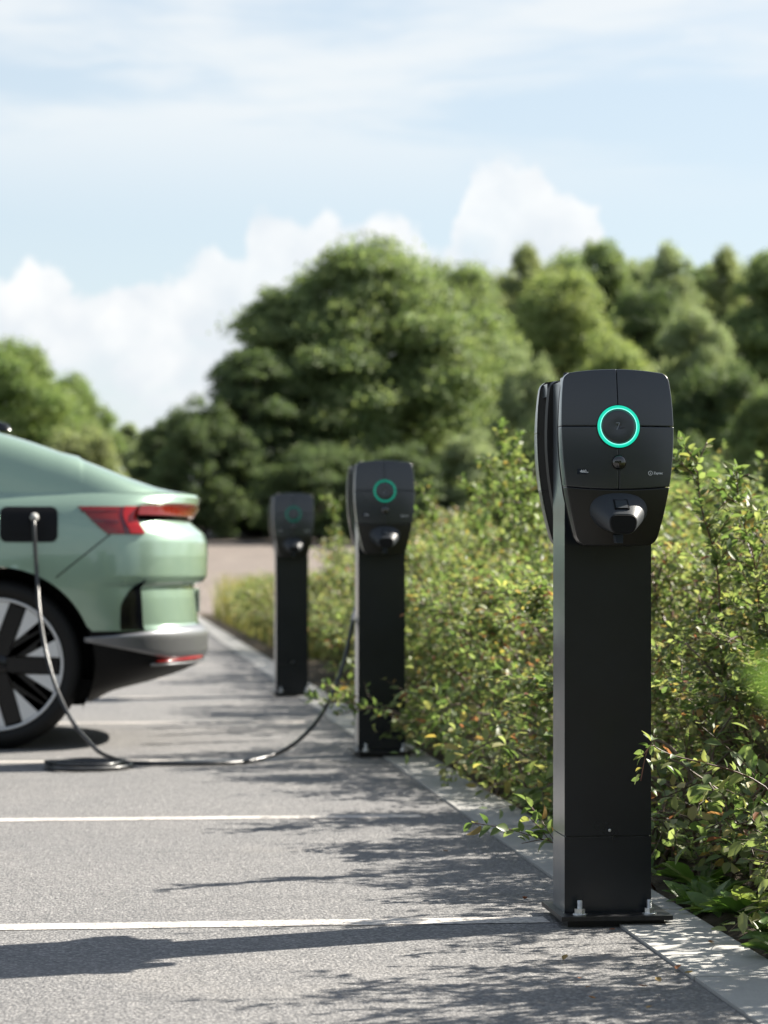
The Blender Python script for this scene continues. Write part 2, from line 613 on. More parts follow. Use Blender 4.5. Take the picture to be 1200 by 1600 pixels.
M['bark'] = simple("bark", (0.060, 0.047, 0.036), 0.9, var=0.35, vscale=6, bump=1.0, bscale=30)
M['cane'] = simple("red_cane", (0.085, 0.034, 0.024), 0.45, var=0.4, vscale=12)
M['cane2'] = simple("brown_cane", (0.10, 0.070, 0.045), 0.6, var=0.35, vscale=12)

LEAFSTOPS = [(0.0, (0.083, 0.122, 0.044)), (0.30, (0.136, 0.181, 0.072)), (0.60, (0.198, 0.232, 0.104)), (0.86, (0.270, 0.277, 0.137)),
             (0.93, (0.326, 0.286, 0.127)), (0.955, (0.401, 0.286, 0.095)), (0.972, (0.301, 0.151, 0.090)), (1.0, (0.239, 0.092, 0.062))]
M['leaf'] = leaf_mat("hedge_leaf", LEAFSTOPS, rough=0.46, trans=0.48, tcol=(1.38, 1.5, 0.88), clump=3.0, objvar=0.5, spec=0.42)
M['leaf_one'] = leaf_mat("hedge_leaf_single", [(0.0, (0.075, 0.115, 0.042)), (0.4, (0.13, 0.18, 0.068)), (0.8, (0.20, 0.235, 0.105)), (0.965, (0.25, 0.25, 0.10)), (1.0, (0.27, 0.16, 0.06))], rough=0.42, trans=0.48, tcol=(1.38, 1.5, 0.88), per='OBJECT', spec=0.42)
M['weed'] = leaf_mat("weed_leaf", [(0.0, (0.085, 0.165, 0.045)), (0.5, (0.125, 0.215, 0.062)), (0.85, (0.17, 0.25, 0.085)), (1.0, (0.23, 0.28, 0.11))], rough=0.38, trans=0.40, per='OBJECT')
M['drygrass'] = leaf_mat("dry_grass", [(0.0, (0.10, 0.12, 0.03)), (0.5, (0.20, 0.19, 0.07)), (1.0, (0.34, 0.28, 0.14))], rough=0.6, trans=0.4)
M['litter'] = leaf_mat("fallen_leaf", [(0.0, (0.20, 0.06, 0.02)), (0.5, (0.34, 0.15, 0.04)), (1.0, (0.25, 0.18, 0.06))], rough=0.6, trans=0.2, per='OBJECT')


def crown_mat(name, a, b_, c):
    return leaf_mat(name, [(0.0, a), (0.5, b_), (1.0, c)], rough=0.6, trans=0.44, tcol=(1.25, 1.28, 0.78), clump=0.6, spec=0.25)


CROWNS = [crown_mat("crown_mid_green", (0.109, 0.159, 0.071), (0.171, 0.225, 0.106), (0.262, 0.310, 0.156)),
          crown_mat("crown_dark_green", (0.060, 0.094, 0.046), (0.094, 0.134, 0.065), (0.143, 0.181, 0.091)),
          crown_mat("crown_grey_green", (0.165, 0.214, 0.121), (0.236, 0.285, 0.170), (0.328, 0.366, 0.236)),
          crown_mat("crown_yellow_green", (0.153, 0.205, 0.081), (0.222, 0.271, 0.113), (0.309, 0.347, 0.161)),
          crown_mat("crown_olive", (0.153, 0.190, 0.092), (0.218, 0.253, 0.129), (0.302, 0.322, 0.184)),
          crown_mat("crown_fresh_green", (0.106, 0.163, 0.060), (0.168, 0.230, 0.087), (0.250, 0.306, 0.127))]


def car_paint():
    m, n, b = new_mat("sage_metallic_paint")
    b.inputs['Base Color'].default_value = (0.240, 0.345, 0.268, 1)
    b.inputs['Metallic'].default_value = 0.45
    b.inputs['Roughness'].default_value = 0.33
    b.inputs['Coat Weight'].default_value = 1.0
    b.inputs['Coat Roughness'].default_value = 0.03
    tc = n.add('ShaderNodeTexCoord')
    f = n.vor(tc.outputs['Object'], 2500.0, out='Color')
    sp = n.add('ShaderNodeSeparateColor')
    n.link(f, sp.inputs[0])
    n.link(n.math('MULTIPLY_ADD', sp.outputs[0], 0.12, 0.27), b.inputs['Roughness'])
    return m


M['carpaint'] = car_paint()


# ------------------------------------------------------------------ ground, lot, kerb
KX0, KX1 = 1.133, 1.336       # kerb inner / outer edge
LOT_END = 43.0


def terr(y, x=0.0):
    if y < 43:
        return 0.0
    if y < 48:
        h = 0.21 * ((y - 43) / 5) ** 2
    elif y < 105:
        h = 0.21 + (y - 48) * 0.0445
    elif y < 200:
        h = 2.7465 + (y - 105) * 0.03
    else:
        h = 5.6
    k = min(1.0, max(0.0, (x + 13.0) / 5.0))
    return h * k * k * (3 - 2 * k)


xs = [-2600, -900, -400, -200, -100, -50, -25, -18, -13, -12, -11, -10, -9, -8, -4, 0, 10, 25, 50, 100, 200, 400, 900, 2600]
ys = [-1500, -500, -150, -50, -10, 0, 10, 20, 30, 43, 44, 45, 46, 47, 48, 52, 60, 70, 80, 90, 105, 130, 160, 200, 400, 900, 3000]
V = [(x, y, terr(y, x) - 0.03) for y in ys for x in xs]
nx = len(xs)
Fq = [(j * nx + i, j * nx + i + 1, (j + 1) * nx + i + 1, (j + 1) * nx + i) for j in range(len(ys) - 1) for i in range(nx - 1)]
link('ground', mesh('ground', V, Fq, M['ground'], True), kind='structure')

link('parking_lot', mesh('parking_lot', [(-120, -40, 0), (KX0, -40, 0), (KX0, LOT_END, 0), (-13.5, LOT_END, 0), (-13.5, 170, 0), (-120, 170, 0)], [(0, 1, 2, 3, 4, 5)], M['asphalt']), kind='structure')
# rising gravel ground behind the lot
gy = [43.02, 44, 45, 46, 47, 48, 52, 60, 68, 76, 84, 90]
V = []
for y in gy:
    V += [(-7.9, y, terr(y) - 0.012), (-2, y, terr(y) - 0.012), (9, y, terr(y) - 0.012)]
Fq = []
for j in range(len(gy) - 1):
    for i in range(2):
        Fq.append((j * 3 + i, j * 3 + i + 1, j * 3 + i + 4, j * 3 + i + 3))
link('gravel_ground', mesh('gravel_ground', V, Fq, M['gravel'], True), kind='structure')

# verge soil with a slightly uneven surface
rng = random.Random(3)
V, Fq = [], []
vx = [KX1 + 0.001, 1.42, 1.6, 1.9, 2.3, 2.8, 3.4, 4.5, 6.0]
vy = [-2 + 0.3 * k for k in range(151)]
for y in vy:
    for i, x in enumerate(vx):
        V.append((x, y, -0.005 if i == 0 else rng.uniform(-0.01, 0.035)))
nx = len(vx)
for j in range(len(vy) - 1):
    for i in range(nx - 1):
        Fq.append((j * nx + i, j * nx + i + 1, (j + 1) * nx + i + 1, (j + 1) * nx + i))
link('verge_soil', mesh('verge_soil', V, Fq, M['soil'], True), kind='structure')

# kerb: one stone after another, nearly flush
kerb = link('kerb', None, kind='structure', loc=(0, 0, 0))
ksm = []
for q in range(3):
    bm = box_bm(KX0 + 0.003, KX1, 0.004, 0.996, -0.2, 0.004 + 0.001 * q)
    ksm.append(bm_mesh('kerb_stone', bm, M['kerb'], bevel=0.006, segs=2))
rng = random.Random(5)
K0 = 5.10
for k in range(-4, 39):
    o = link('kerb_stone', ksm[rng.randrange(3)], kerb, loc=(rng.uniform(-0.002, 0.003), K0 + k * 1.0, rng.uniform(-0.001, 0.002)))

# painted bay lines
LINE_Y = [5.985, 8.49, 10.98, 13.62, 16.2, 18.8, 21.4, 24.0, 26.6, 29.2, 31.8, 34.4]
ORD = ['first', 'second', 'third', 'fourth', 'fifth', 'sixth', 'seventh', 'eighth', 'ninth', 'tenth', 'eleventh', 'twelfth', 'thirteenth', 'fourteenth', 'fifteenth', 'sixteenth', 'seventeenth', 'eighteenth', 'nineteenth', 'twentieth', 'twenty-first', 'twenty-second', 'twenty-third', 'twenty-fourth', 'twenty-fifth', 'twenty-sixth', 'twenty-seventh', 'twenty-eighth', 'twenty-ninth', 'thirtieth']
for k, y in enumerate(LINE_Y):
    xe = 0.99
    rng = random.Random(40 + k)
    V = []
    N = 120
    for i in range(N + 1):
        x = -5.2 + (xe + 5.2) * i / N
        V += [(x, y - 0.05 + rng.uniform(-0.003, 0.003), 0.0016), (x, y + 0.05 + rng.uniform(-0.003, 0.003), 0.0016)]
    Fq = [(2 * i, 2 * i + 2, 2 * i + 3, 2 * i + 1) for i in range(N)]
    o = link('bay_line', mesh('bay_line', V, Fq, M['paint']), kind='structure')


# ------------------------------------------------------------------ charging posts
ZT, ZB = 1.250, 0.857
_t = np.array([0, .02, .06, .13, .20, .262, .33, .393])
_w = np.array([.1175, .1207, .1245, .127, .1243, .1178, .1035, .0865])
_tt = np.linspace(0, .393, 80)
_ww = np.interp(_tt, _t, _w)
for _ in range(30):
    _ww[1:-1] = 0.25 * _ww[:-2] + 0.5 * _ww[1:-1] + 0.25 * _ww[2:]


def hw(z, ins=0.0):
    t = ZT - z
    w = float(np.interp(t, _tt, _ww))
    r = 0.016
    if t < r:
        w -= r - math.sqrt(max(0, r * r - (r - t) ** 2))
    tb = z - ZB
    r = 0.02
    if tb < r:
        w -= r - math.sqrt(max(0, r * r - (r - tb) ** 2))
    return max(0.005, w - ins)


def yfront(x, z):
    return -0.128 + 0.010 * (x / 0.127) ** 2 + 0.023 * ((z - 1.02) / 0.2) ** 2


def panel_mesh(name, side, z0, z1, g0, mat, top=False, bottom=False, curve0=0.0, curve1=0.0, full=False, back=-0.072):
    """one shell panel; side -1/+1, or full width.  curve0/1: seam sag of the lower / upper edge"""
    def T(n, dense0, dense1):
        t = [i / n for i in range(n + 1)]
        ex = []
        if dense0:
            ex += [0.01, 0.02, 0.035, 0.055, 0.08]
        if dense1:
            ex += [0.99, 0.98, 0.965, 0.945, 0.92]
        return sorted(set(t + ex))
    ts = sorted(set(T(14, bottom, top) + [0.012, 0.988]))
    nb = 22 if full else 12
    ss = [0.0, 0.012] + [k / nb for k in range(1, nb)] + [0.988, 1.0]
    ns = len(ss) - 1

    def pt(s, t, ins, yoff):
        za, zb = z0 + ins, z1 - ins
        z = za + (zb - za) * t
        w = hw(min(max(z, ZB + 0.0004), ZT - 0.0004), ins)
        if full:
            x = (2 * s - 1) * w
        else:
            x = side * (g0 + ins * 0.6 + (w - g0 - ins * 0.6) * s)
        q = (x / 0.122) ** 2
        z2 = z
        if top:
            z2 -= 0.011 * q * t
        z2 += curve0 * q * (1 - t) + curve1 * q * t
        return Vector((x, yfront(x, z2) + yoff, z2))
    V, Fs = [], []
    n = len(ts)
    for t in ts:
        for k in range(ns + 1):
            V.append(pt(ss[k], t, 0.0014, 0.0))
    w1 = ns + 1
    for j in range(n - 1):
        for k in range(ns):
            Fs.append((j * w1 + k, j * w1 + k + 1, (j + 1) * w1 + k + 1, (j + 1) * w1 + k))
    loop = [(k, 0) for k in range(ns + 1)] + [(ns, j) for j in range(1, n)] + [(k, n - 1) for k in range(ns - 1, -1, -1)] + [(0, j) for j in range(n - 2, 0, -1)]
    prev = [j * w1 + k for k, j in loop]
    for ins, yo in ((0.0007, 0.0003), (0.0002, 0.0009), (0.0, 0.0018), (0.0, None)):
        cur = []
        for k, j in loop:
            p = pt(ss[k], ts[j], ins, yo if yo is not None else 0.0)
            if yo is None:
                p.y = back
            cur.append(len(V))
            V.append(p)
        L = len(loop)
        for i in range(L):
            i2 = (i + 1) % L
            Fs.append((prev[i], cur[i], cur[i2], prev[i2]))
        prev = cur
    me = mesh(name, V, Fs, mat, True)
    bm = bmesh.new()
    bm.from_mesh(me)
    bmesh.ops.recalc_face_normals(bm, faces=bm.faces)
    bm.to_mesh(me)
    bm.free()
    return me


def outline_solid(name, ins_list, mat, zt=ZT, zb=ZB, smooth=True):
    """closed body: list of (y, inset, zshrink) slices"""
    V, Fs = [], []
    zs = [zb + (zt - zb) * q for q in (0.0005, 0.01, 0.02, 0.035, 0.05, 0.09, 0.15, 0.22, 0.3, 0.4, 0.5, 0.6, 0.7, 0.8, 0.88, 0.93, 0.96, 0.975, 0.985, 0.995, 0.9995)]
    zm = (zt + zb) / 2
    n = len(zs) * 2
    for y, ins, zsn in ins_list:
        ring = [(-hw(z, ins), z) for z in zs] + [(hw(z, ins), z) for z in reversed(zs)]
        for x, z in ring:
            k = 1 - zsn / ((zt - zb) / 2)
            V.append((x, y, zm + (z - zm) * k - (0.011 * (x / 0.122) ** 2 if z > zm else 0)))
    for i in range(len(ins_list) - 1):
        for k in range(n):
            k2 = (k + 1) % n
            Fs.append((i * n + k, i * n + k2, (i + 1) * n + k2, (i + 1) * n + k))
    Fs.append(tuple(range(n)))
    Fs.append(tuple((len(ins_list) - 1) * n + k for k in range(n - 1, -1, -1)))
    me = mesh(name, V, Fs, mat, smooth)
    bm = bmesh.new()
    bm.from_mesh(me)
    bmesh.ops.recalc_face_normals(bm, faces=bm.faces)
    for e in bm.edges:
        if e.calc_face_angle(0) > 0.6:
            e.smooth = False
    bm.to_mesh(me)
    bm.free()
    return me


def text_mesh(name, body, size, mat, align='LEFT', extrude=0.0003, shear=0.0):
    cu = bpy.data.curves.new(name, 'FONT')
    cu.body = body
    cu.size = size
    cu.align_x = align
    cu.align_y = 'CENTER'
    cu.extrude = extrude
    cu.shear = shear
    cu.resolution_u = 3
    to = bpy.data.objects.new(name, cu)
    C.objects.link(to)
    bpy.context.view_layer.update()
    me = bpy.data.meshes.new_from_object(to.evaluated_get(bpy.context.evaluated_depsgraph_get()))
    bpy.data.objects.remove(to)
    me.name = name
    me.materials.clear()
    me.materials.append(mat)
    return me


def front_at(x, z, lift):
    """location and rotation that lay a flat print on the shell front"""
    e = 0.004
    nx = (yfront(x + e, z) - yfront(x - e, z)) / (2 * e)
    nz = (yfront(x, z + e) - yfront(x, z - e)) / (2 * e)
    nrm = Vector((nx, -1, nz)).normalized()
    xa = Vector((1, nx, 0)).normalized()
    za = nrm
    ya = za.cross(xa).normalized()
    xa = ya.cross(za)
    rot = Matrix((xa, ya, za)).transposed().to_euler()
    return Vector((x, yfront(x, z), z)) + nrm * lift, rot


def ring_mesh(name, r0, r1, h, mat, seg=72):
    prof = [(r0, 0.0), (r0, h * 0.6), (r0 + (r1 - r0) * 0.18, h * 0.95), (r0 + (r1 - r0) * 0.5, h), (r0 + (r1 - r0) * 0.82, h * 0.9), (r1, h * 0.4), (r1, 0.0)]
    v, f = lathe(prof, seg, 'Z')
    me = mesh(name, v, f, mat, True)
    bm = bmesh.new()
    bm.from_mesh(me)
    bmesh.ops.recalc_face_normals(bm, faces=bm.faces)
    bm.to_mesh(me)
    bm.free()
    return me


def make_unit(parent, rz, y_mount):
    """wall-box: core > panels, ring, dome, socket ..."""
    core = link('charger_unit', outline_solid('charger_unit', [(0.0, 0.012, 0.004), (-0.012, 0.008, 0.002), (-0.016, 0.030, 0.02), (-0.034, 0.034, 0.022), (-0.036, 0.016, 0.008), (-0.041, 0.015, 0.008), (-0.043, 0.036, 0.022), (-0.066, 0.040, 0.026), (-0.076, 0.0012, 0.0012), (-0.082, 0.0012, 0.003)], M['core']), parent,
                loc=(0, y_mount, 0), rot=(0, 0, rz))
    g = 0.0008
    zs = ZT - 0.1286
    zl = ZT - 0.262
    sag = 0.007
    for sd in (-1, 1):
        link('upper_panel', panel_mesh('upper_panel', sd, zs + g, ZT, g, M['shell'], top=True), core)
        link('middle_panel', panel_mesh('middle_panel', sd, zl - sag + g, zs - g, g, M['shell'], curve0=sag), core)
    link('lower_cover', panel_mesh('lower_cover', 1, ZB, zl - sag - g, 0, M['shell_low'], bottom=True, full=True, curve1=sag), core)
    # side shell that closes the back of the panels, with the flat cap at the head
    top_cap = []
    bm = bmesh.new()
    ringv = []
    for y in (-0.012, -0.074):
        row = []
        for k in range(13):
            x = -0.112 + 0.224 * k / 12
            row.append(bm.verts.new((x, y, ZT - 0.006 - 0.011 * (x / 0.122) ** 2)))
        for k in range(13):
            x = 0.112 - 0.224 * k / 12
            row.append(bm.verts.new((x, y, ZT - 0.030 - 0.02 * (abs(x) / 0.122) ** 3)))
        ringv.append(row)
    for k in range(26):
        k2 = (k + 1) % 26
        bm.faces.new((ringv[0][k], ringv[0][k2], ringv[1][k2], ringv[1][k]))
    bm.faces.new(ringv[0])
    bm.faces.new(list(reversed(ringv[1])))
    link('top_cap', bm_mesh('top_cap', bm, M['shell'], bevel=0.002), core)
    # ring light
    zc = zs - 0.0008
    loc, rot = front_at(0.0, zc, 0.0005)
    seat = link('ring_seat', ring_mesh('ring_seat', 0.0005, 0.0492, 0.0022, M['core']), core, loc=loc, rot=rot)
    loc, rot = front_at(0.0, zc, 0.0010)
    link('light_ring', ring_mesh('light_ring', 0.0414, 0.0474, 0.0046, M['ring']), core, loc=loc, rot=rot)
    link('light_ring_edge', ring_mesh('light_ring_edge', 0.0398, 0.0414, 0.0042, M['ring_in']), core, loc=loc, rot=rot)
    loc, rot = front_at(0.0, zc, 0.0016)
    link('ring_disc', ring_mesh('ring_disc', 0.0002, 0.0397, 0.0022, M['shell']), core, loc=loc, rot=rot)
    # zig-zag emblem in the ring
    def emb(pts, w, mat, nm):
        bm = bmesh.new()
        for (x0, y0), (x1, y1) in zip(pts[:-1], pts[1:]):
            d = Vector((x1 - x0, y1 - y0)).normalized()
            nn = Vector((-d.y, d.x)) * w / 2
            vs = []
            for zz in (0, 0.0004):
                vs.append([bm.verts.new((x0 + nn.x, y0 + nn.y, zz)), bm.verts.new((x0 - nn.x, y0 - nn.y, zz)), bm.verts.new((x1 - nn.x, y1 - nn.y, zz)), bm.verts.new((x1 + nn.x, y1 + nn.y, zz))])
            bm.faces.new(vs[1])
            for i in range(4):
                bm.faces.new((vs[0][i], vs[0][(i + 1) % 4], vs[1][(i + 1) % 4], vs[1][i]))
        loc, rot = front_at(0.0, zc, 0.0040)
        link(nm, bm_mesh(nm, bm, mat), core, loc=loc, rot=rot)
    emb([(-0.0055, 0.0080), (0.0022, 0.0080)], 0.0020, M['print_dim'], 'emblem_bar')
    emb([(0.0022, 0.0078), (-0.0045, -0.0075)], 0.0020, M['print_dim'], 'emblem_stroke')
    emb([(0.0030, -0.0048), (0.0130, -0.0022)], 0.0020, M['print_dark'], 'emblem_bar')
    # sensor dome
    zd = ZT - 0.2086
    loc, rot = front_at(0.0, zd, 0.0)
    prof = [(0.0001, 0.0092)] + [(0.0152 * math.sin(a), 0.0020 + 0.0072 * math.cos(a)) for a in [i / 10 * math.pi / 2 for i in range(1, 11)]] + [(0.0152, 0.0)]
    v, f = lathe(prof, 40, 'Z')
    link('sensor_dome', mesh('sensor_dome', v, f, M['lens'], True), core, loc=loc, rot=rot)
    link('dome_bezel', ring_mesh('dome_bezel', 0.0153, 0.0172, 0.0016, M['shell_low'], 40), core, loc=loc, rot=rot)
    # small display with a figure, maker's name
    loc, rot = front_at(-0.0815, ZT - 0.2295, 0.0003)
    bm = box_bm(-0.0115, 0.0115, -0.0058, 0.0058, 0, 0.0006)
    link('display', bm_mesh('display', bm, M['screen']), core, loc=loc, rot=rot)
    loc, rot = front_at(-0.0875, ZT - 0.2290, 0.0014)
    link('display_text', text_mesh('display_text', '460', 0.0094, M['print'], shear=0.2), core, loc=loc, rot=rot)
    loc, rot = front_at(-0.0735, ZT - 0.2308, 0.0014)
    link('display_text', text_mesh('display_text', 'kw', 0.0045, M['print'], shear=0.2), core, loc=loc, rot=rot)
    loc, rot = front_at(0.0715, ZT - 0.2325, 0.0005)
    link('badge_circle', ring_mesh('badge_circle', 0.0042, 0.0050, 0.0005, M['print'], 32), core, loc=loc, rot=rot)
    loc2, rot2 = front_at(0.0715, ZT - 0.2325, 0.0008)
    link('badge_letter', text_mesh('badge_letter', 'z', 0.0070, M['print'], align='CENTER'), core, loc=loc2, rot=rot2)
    loc, rot = front_at(0.0785, ZT - 0.2325, 0.0008)
    link('name_text', text_mesh('name_text', 'Zaptec', 0.0076, M['print']), core, loc=loc, rot=rot)
    # socket cowl: frustum that opens forward and down
    N = 40
    def loop_pts(cx, cz, a, b, e, y, flat=0.0):
        out = []
        for k in range(N):
            t = 2 * math.pi * (k + 0.5) / N
            c_, s_ = math.cos(t), math.sin(t)
            x = a * math.copysign(abs(c_) ** e, c_)
            z = b * math.copysign(abs(s_) ** e, s_)
            if z < 0:
                x *= 1 + flat * z / b
            out.append((cx + x, y, cz + z))
        return out
    V, Fs = [], []
    slices = [(0.0, 0.931, 0.0660, 0.0450, 0.86, -0.106), (0.0, 0.931, 0.0650, 0.0440, 0.86, -0.124), (0.0, 0.930, 0.0635, 0.0428, 0.86, -0.127),
              (0.0, 0.9045, 0.0325, 0.0235, 0.60, -0.176), (0.0, 0.9035, 0.0312, 0.0223, 0.60, -0.178)]
    for s_ in slices:
        V += loop_pts(*s_, flat=0.18)
    for i in range(len(slices) - 1):
        for k in range(N):
            k2 = (k + 1) % N
            Fs.append((i * N + k, (i + 1) * N + k, (i + 1) * N + k2, i * N + k2))
    Fs.append(tuple((len(slices) - 1) * N + k for k in range(N)))
    me = mesh('socket_cowl', V, Fs, M['cowl'], True)
    bm = bmesh.new()
    bm.from_mesh(me)
    for e in bm.edges:
        if len(e.link_faces) == 2 and e.calc_face_angle(0) > 0.42:
            e.smooth = False
    bm.to_mesh(me)
    bm.free()
    link('socket_cowl', me, core)
    fl = loop_pts(0, 0.9030, 0.0300, 0.0205, 0.5, -0.1792, 0.18)
    fl2 = loop_pts(0, 0.9030, 0.0285, 0.0192, 0.5, -0.1830, 0.18)
    V = fl + fl2
    Fs = [(k, N + k, N + (k + 1) % N, (k + 1) % N) for k in range(N)] + [tuple(N + k for k in range(N))]
    link('socket_flap', mesh('socket_flap', V, Fs, M['flap']), core)
    # latch on the sloping top of the cowl
    bm = box_bm(-0.0165, 0.0165, -0.017, 0.017, -0.004, 0.0016)
    la = link('latch_frame', bm_mesh('latch_frame', bm, M['flap'], bevel=0.0012), core, loc=(0, -0.1545, 0.9470), rot=(R(38), 0, 0))
    bm = box_bm(-0.0130, 0.0130, -0.0150, 0.0125, 0.0, 0.0030)
    link('latch', bm_mesh('latch', bm, M['cowl'], bevel=0.001), core, loc=(0, -0.1549, 0.9466), rot=(R(38), 0, 0))
    # tab under the socket
    bm = bmesh.new()
    lo = [(-0.0075, 0.862), (0.0075, 0.862), (0.0112, 0.8805), (-0.0112, 0.8805)]
    f0 = [bm.verts.new((x, -0.120 + (0.010 if i < 2 else 0.0), z)) for i, (x, z) in enumerate(lo)]
    f1 = [bm.verts.new((x * 0.9, -0.1265 - (0.013 if i < 2 else 0.0), z)) for i, (x, z) in enumerate(lo)]
    f2 = [bm.verts.new((x, -0.10, z)) for x, z in lo]
    bm.faces.new(f1)
    for i in range(4):
        bm.faces.new((f0[i], f0[(i + 1) % 4], f1[(i + 1) % 4], f1[i]))
        bm.faces.new((f2[i], f2[(i + 1) % 4], f0[(i + 1) % 4], f0[i]))
    link('pull_tab', bm_mesh('pull_tab', bm, M['tab']), core)
    return core


def hexnut(r, z0, z1):
    v = [(r * math.cos(R(60 * k + 12)), r * math.sin(R(60 * k + 12)), z) for z in (z0, z1) for k in range(6)]
    f = [(k, (k + 1) % 6, 6 + (k + 1) % 6, 6 + k) for k in range(6)] + [(6, 7, 8, 9, 10, 11), (5, 4, 3, 2, 1, 0)]
    return v, f


def make_post():
    root = thing('charging_post', '', 'charging post', (0, 0, 0), group='charging posts along the kerb')
    link('base_plate', bm_mesh('base_plate', box_bm(-0.118, 0.135, -0.146, 0.136, 0.016, 0.026), M['plate'], bevel=0.0015), root)
    link('grout_pad', bm_mesh('grout_pad', box_bm(-0.100, 0.120, -0.120, 0.110, -0.02, 0.0165), M['plate'], bevel=0.002), root)
    cx0, cx1, cy0, cy1 = -0.100, 0.099, -0.078, 0.078
    zsplit = 0.199
    col = link('column', bm_mesh('column', box_bm(cx0, cx1, cy0, cy1, zsplit + 0.0015, 1.232), M['column'], bevel=0.0025, segs=3), root)
    link('column_foot', bm_mesh('column_foot', box_bm(cx0, cx1, cy0, cy1, 0.0262, zsplit - 0.0012), M['column'], bevel=0.0022, segs=3), root)
    link('joint_core', bm_mesh('joint_core', box_bm(cx0 + .004, cx1 - .004, cy0 + .004, cy1 - .004, zsplit - 0.02, zsplit + 0.02), M['core']), root)
    v, f = lathe([(0.0001, 0.0016), (0.0028, 0.0014), (0.0034, 0.0006), (0.0034, 0.0)], 16, 'Z')
    link('screw', mesh('screw', v, f, M['zinc'], True), root, loc=(0.0035, cy0, zsplit + 0.013), rot=(R(90), 0, 0))
    v, f = lathe([(0.0001, 0.024), (0.006, 0.022), (0.008, 0.015), (0.008, 0.0)], 20, 'Z')
    link('top_knob', mesh('top_knob', v, f, M['core'], True), root, loc=(cx0 + 0.018, 0.0, 1.231))
    # bolts
    v1, f1 = lathe([(0.0001, 0.003), (0.0155, 0.003), (0.0163, 0.0022), (0.0163, 0.0)], 28, 'Z')
    washer = mesh('washer', v1, f1, M['zinc'])
    v2, f2 = hexnut(0.0118, 0.003, 0.0135)
    nut = mesh('nut', v2, f2, M['zinc'])
    prof = []
    z = 0.013
    while z < 0.030:
        prof += [(0.0062, z), (0.0055, z + 0.0008)]
        z += 0.0016
    prof += [(0.0062, 0.0305), (0.0050, 0.0325), (0.0001, 0.0325)]
    v3, f3 = lathe(prof, 18, 'Z')
    stud = mesh('bolt', v3, f3, M['zinc'])
    for bx, by in ((-0.071, -0.112), (0.088, -0.112), (-0.071, 0.106), (0.088, 0.106)):
        b = link('bolt', stud, root, loc=(bx, by, 0.026), rot=(0, 0, rng.uniform(0, 1)))
        link('nut', nut, b)
        link('washer', washer, b)
    make_unit(root, 0.0, cy0)
    make_unit(root, math.pi, cy1)
    return root


post = make_post()
P1 = Vector((1.118, 5.985, 0))
post.location = P1
post['label'] = 'nearest black charging post with bright green light ring and bolted base plate'
posts = [post]
for nm, loc, lab, rm, rim_ in (
        ('charging_post', (1.135, 11.205, 0), 'middle black charging post, its cable plugged into the green car', 'ring_dim', 'ring_in_dim'),
        ('charging_post', (1.104, 16.36, 0), 'farthest and smallest black charging post, beside the car bumper', 'ring_far', 'ring_far')):
    c = copy_tree(post)
    c.location = loc
    c['label'] = lab
    for u in c.children:
        for s in u.children:
            if s.name.startswith('light_ring'):
                me = s.data.copy()
                me.materials.clear()
                me.materials.append(M[rim_ if 'edge' in s.name else rm])
                s.data = me
    posts.append(c)


# ------------------------------------------------------------------ car (rear towards the kerb, nose to the left)
CY = 12.66                      # centre line of the car
AX_R, AX_F = -0.505, -3.50      # axles
CAR_O = Vector((AX_R, CY, 0.0))
car = thing('parked_car', 'sage green fastback car parked rear to the kerb, plugged in to charge', 'car', CAR_O)


def smooth_tab(tab, n_=120, it=60):
    x = np.linspace(tab[0][0], tab[-1][0], n_)
    y = np.interp(x, [a for a, _ in tab], [b for _, b in tab])
    for _ in range(it):
        y[1:-1] = 0.25 * y[:-2] + 0.5 * y[1:-1] + 0.25 * y[2:]
    return list(zip(x, y))


def interp(tab, z):
    xs_ = [a for a, _ in tab]
    return float(np.interp(z, xs_, [b for _, b in tab]))


REAR = [(0.20, -0.06), (0.24, 0.02), (0.28, 0.20), (0.32, 0.335), (0.36, 0.425), (0.40, 0.44), (0.50, 0.44), (0.535, 0.415), (0.545, 0.405), (0.60, 0.40), (0.66, 0.395), (0.715, 0.385), (0.735, 0.43),
        (0.76, 0.447), (0.85, 0.452), (0.92, 0.448), (0.953, 0.437), (0.965, 0.425), (1.015, 0.365), (1.03, 0.352), (1.045, 0.352), (1.075, 0.375), (1.09, 0.405), (1.12, 0.415), (1.14, 0.40)]
WID = [(0.20, 0.86), (0.28, 0.93), (0.36, 0.962), (0.48, 0.985), (0.62, 0.998), (0.75, 1.0), (0.85, 0.994), (0.95, 0.980), (1.02, 0.963), (1.07, 0.943), (1.10, 0.920), (1.125, 0.885), (1.14, 0.86)]
WID = smooth_tab(WID)
XC = -0.16
XN = -4.0                       # nose corner start


def body_pt(u, z, off=0.0):
    """u in [-1,0): nose corner, [0,1]: straight side XN..XC, (1,2]: rear corner; near side (v<0)"""
    W = interp(WID, z) + off
    xr = interp(REAR, z) + off
    e = 0.74
    if u > 1:
        th = (u - 1) * math.pi / 2
        x = XC + (xr - XC) * max(0, math.sin(th)) ** e
        v = -W * max(0.0, math.cos(th)) ** e
    elif u >= 0:
        x = XN + (XC - XN) * u
        v = -W * (1 - 0.02 * (1 - u) ** 2)
    else:
        th = -u * math.pi / 2
        xn = -4.40 + 0.25 * max(0, (z - 0.6)) ** 1.2 + 0.2 * max(0, 0.4 - z)
        x = XN + (xn - XN) * max(0, math.sin(th)) ** e
        v = -W * 0.98 * max(0.0, math.cos(th)) ** e
    return Vector((x, v, z))


def u_of_x(x, z=0.95):
    if x <= XC:
        return (x - XN) / (XC - XN)
    k = min(1.0, (x - XC) / (interp(REAR, z) - XC))
    return 1 + math.asin(k ** (1 / 0.74)) / (math.pi / 2)


US = [-1 + i / 12 for i in range(12)] + [i / 170 for i in range(171)] + [1 + i / 26 for i in range(1, 27)]


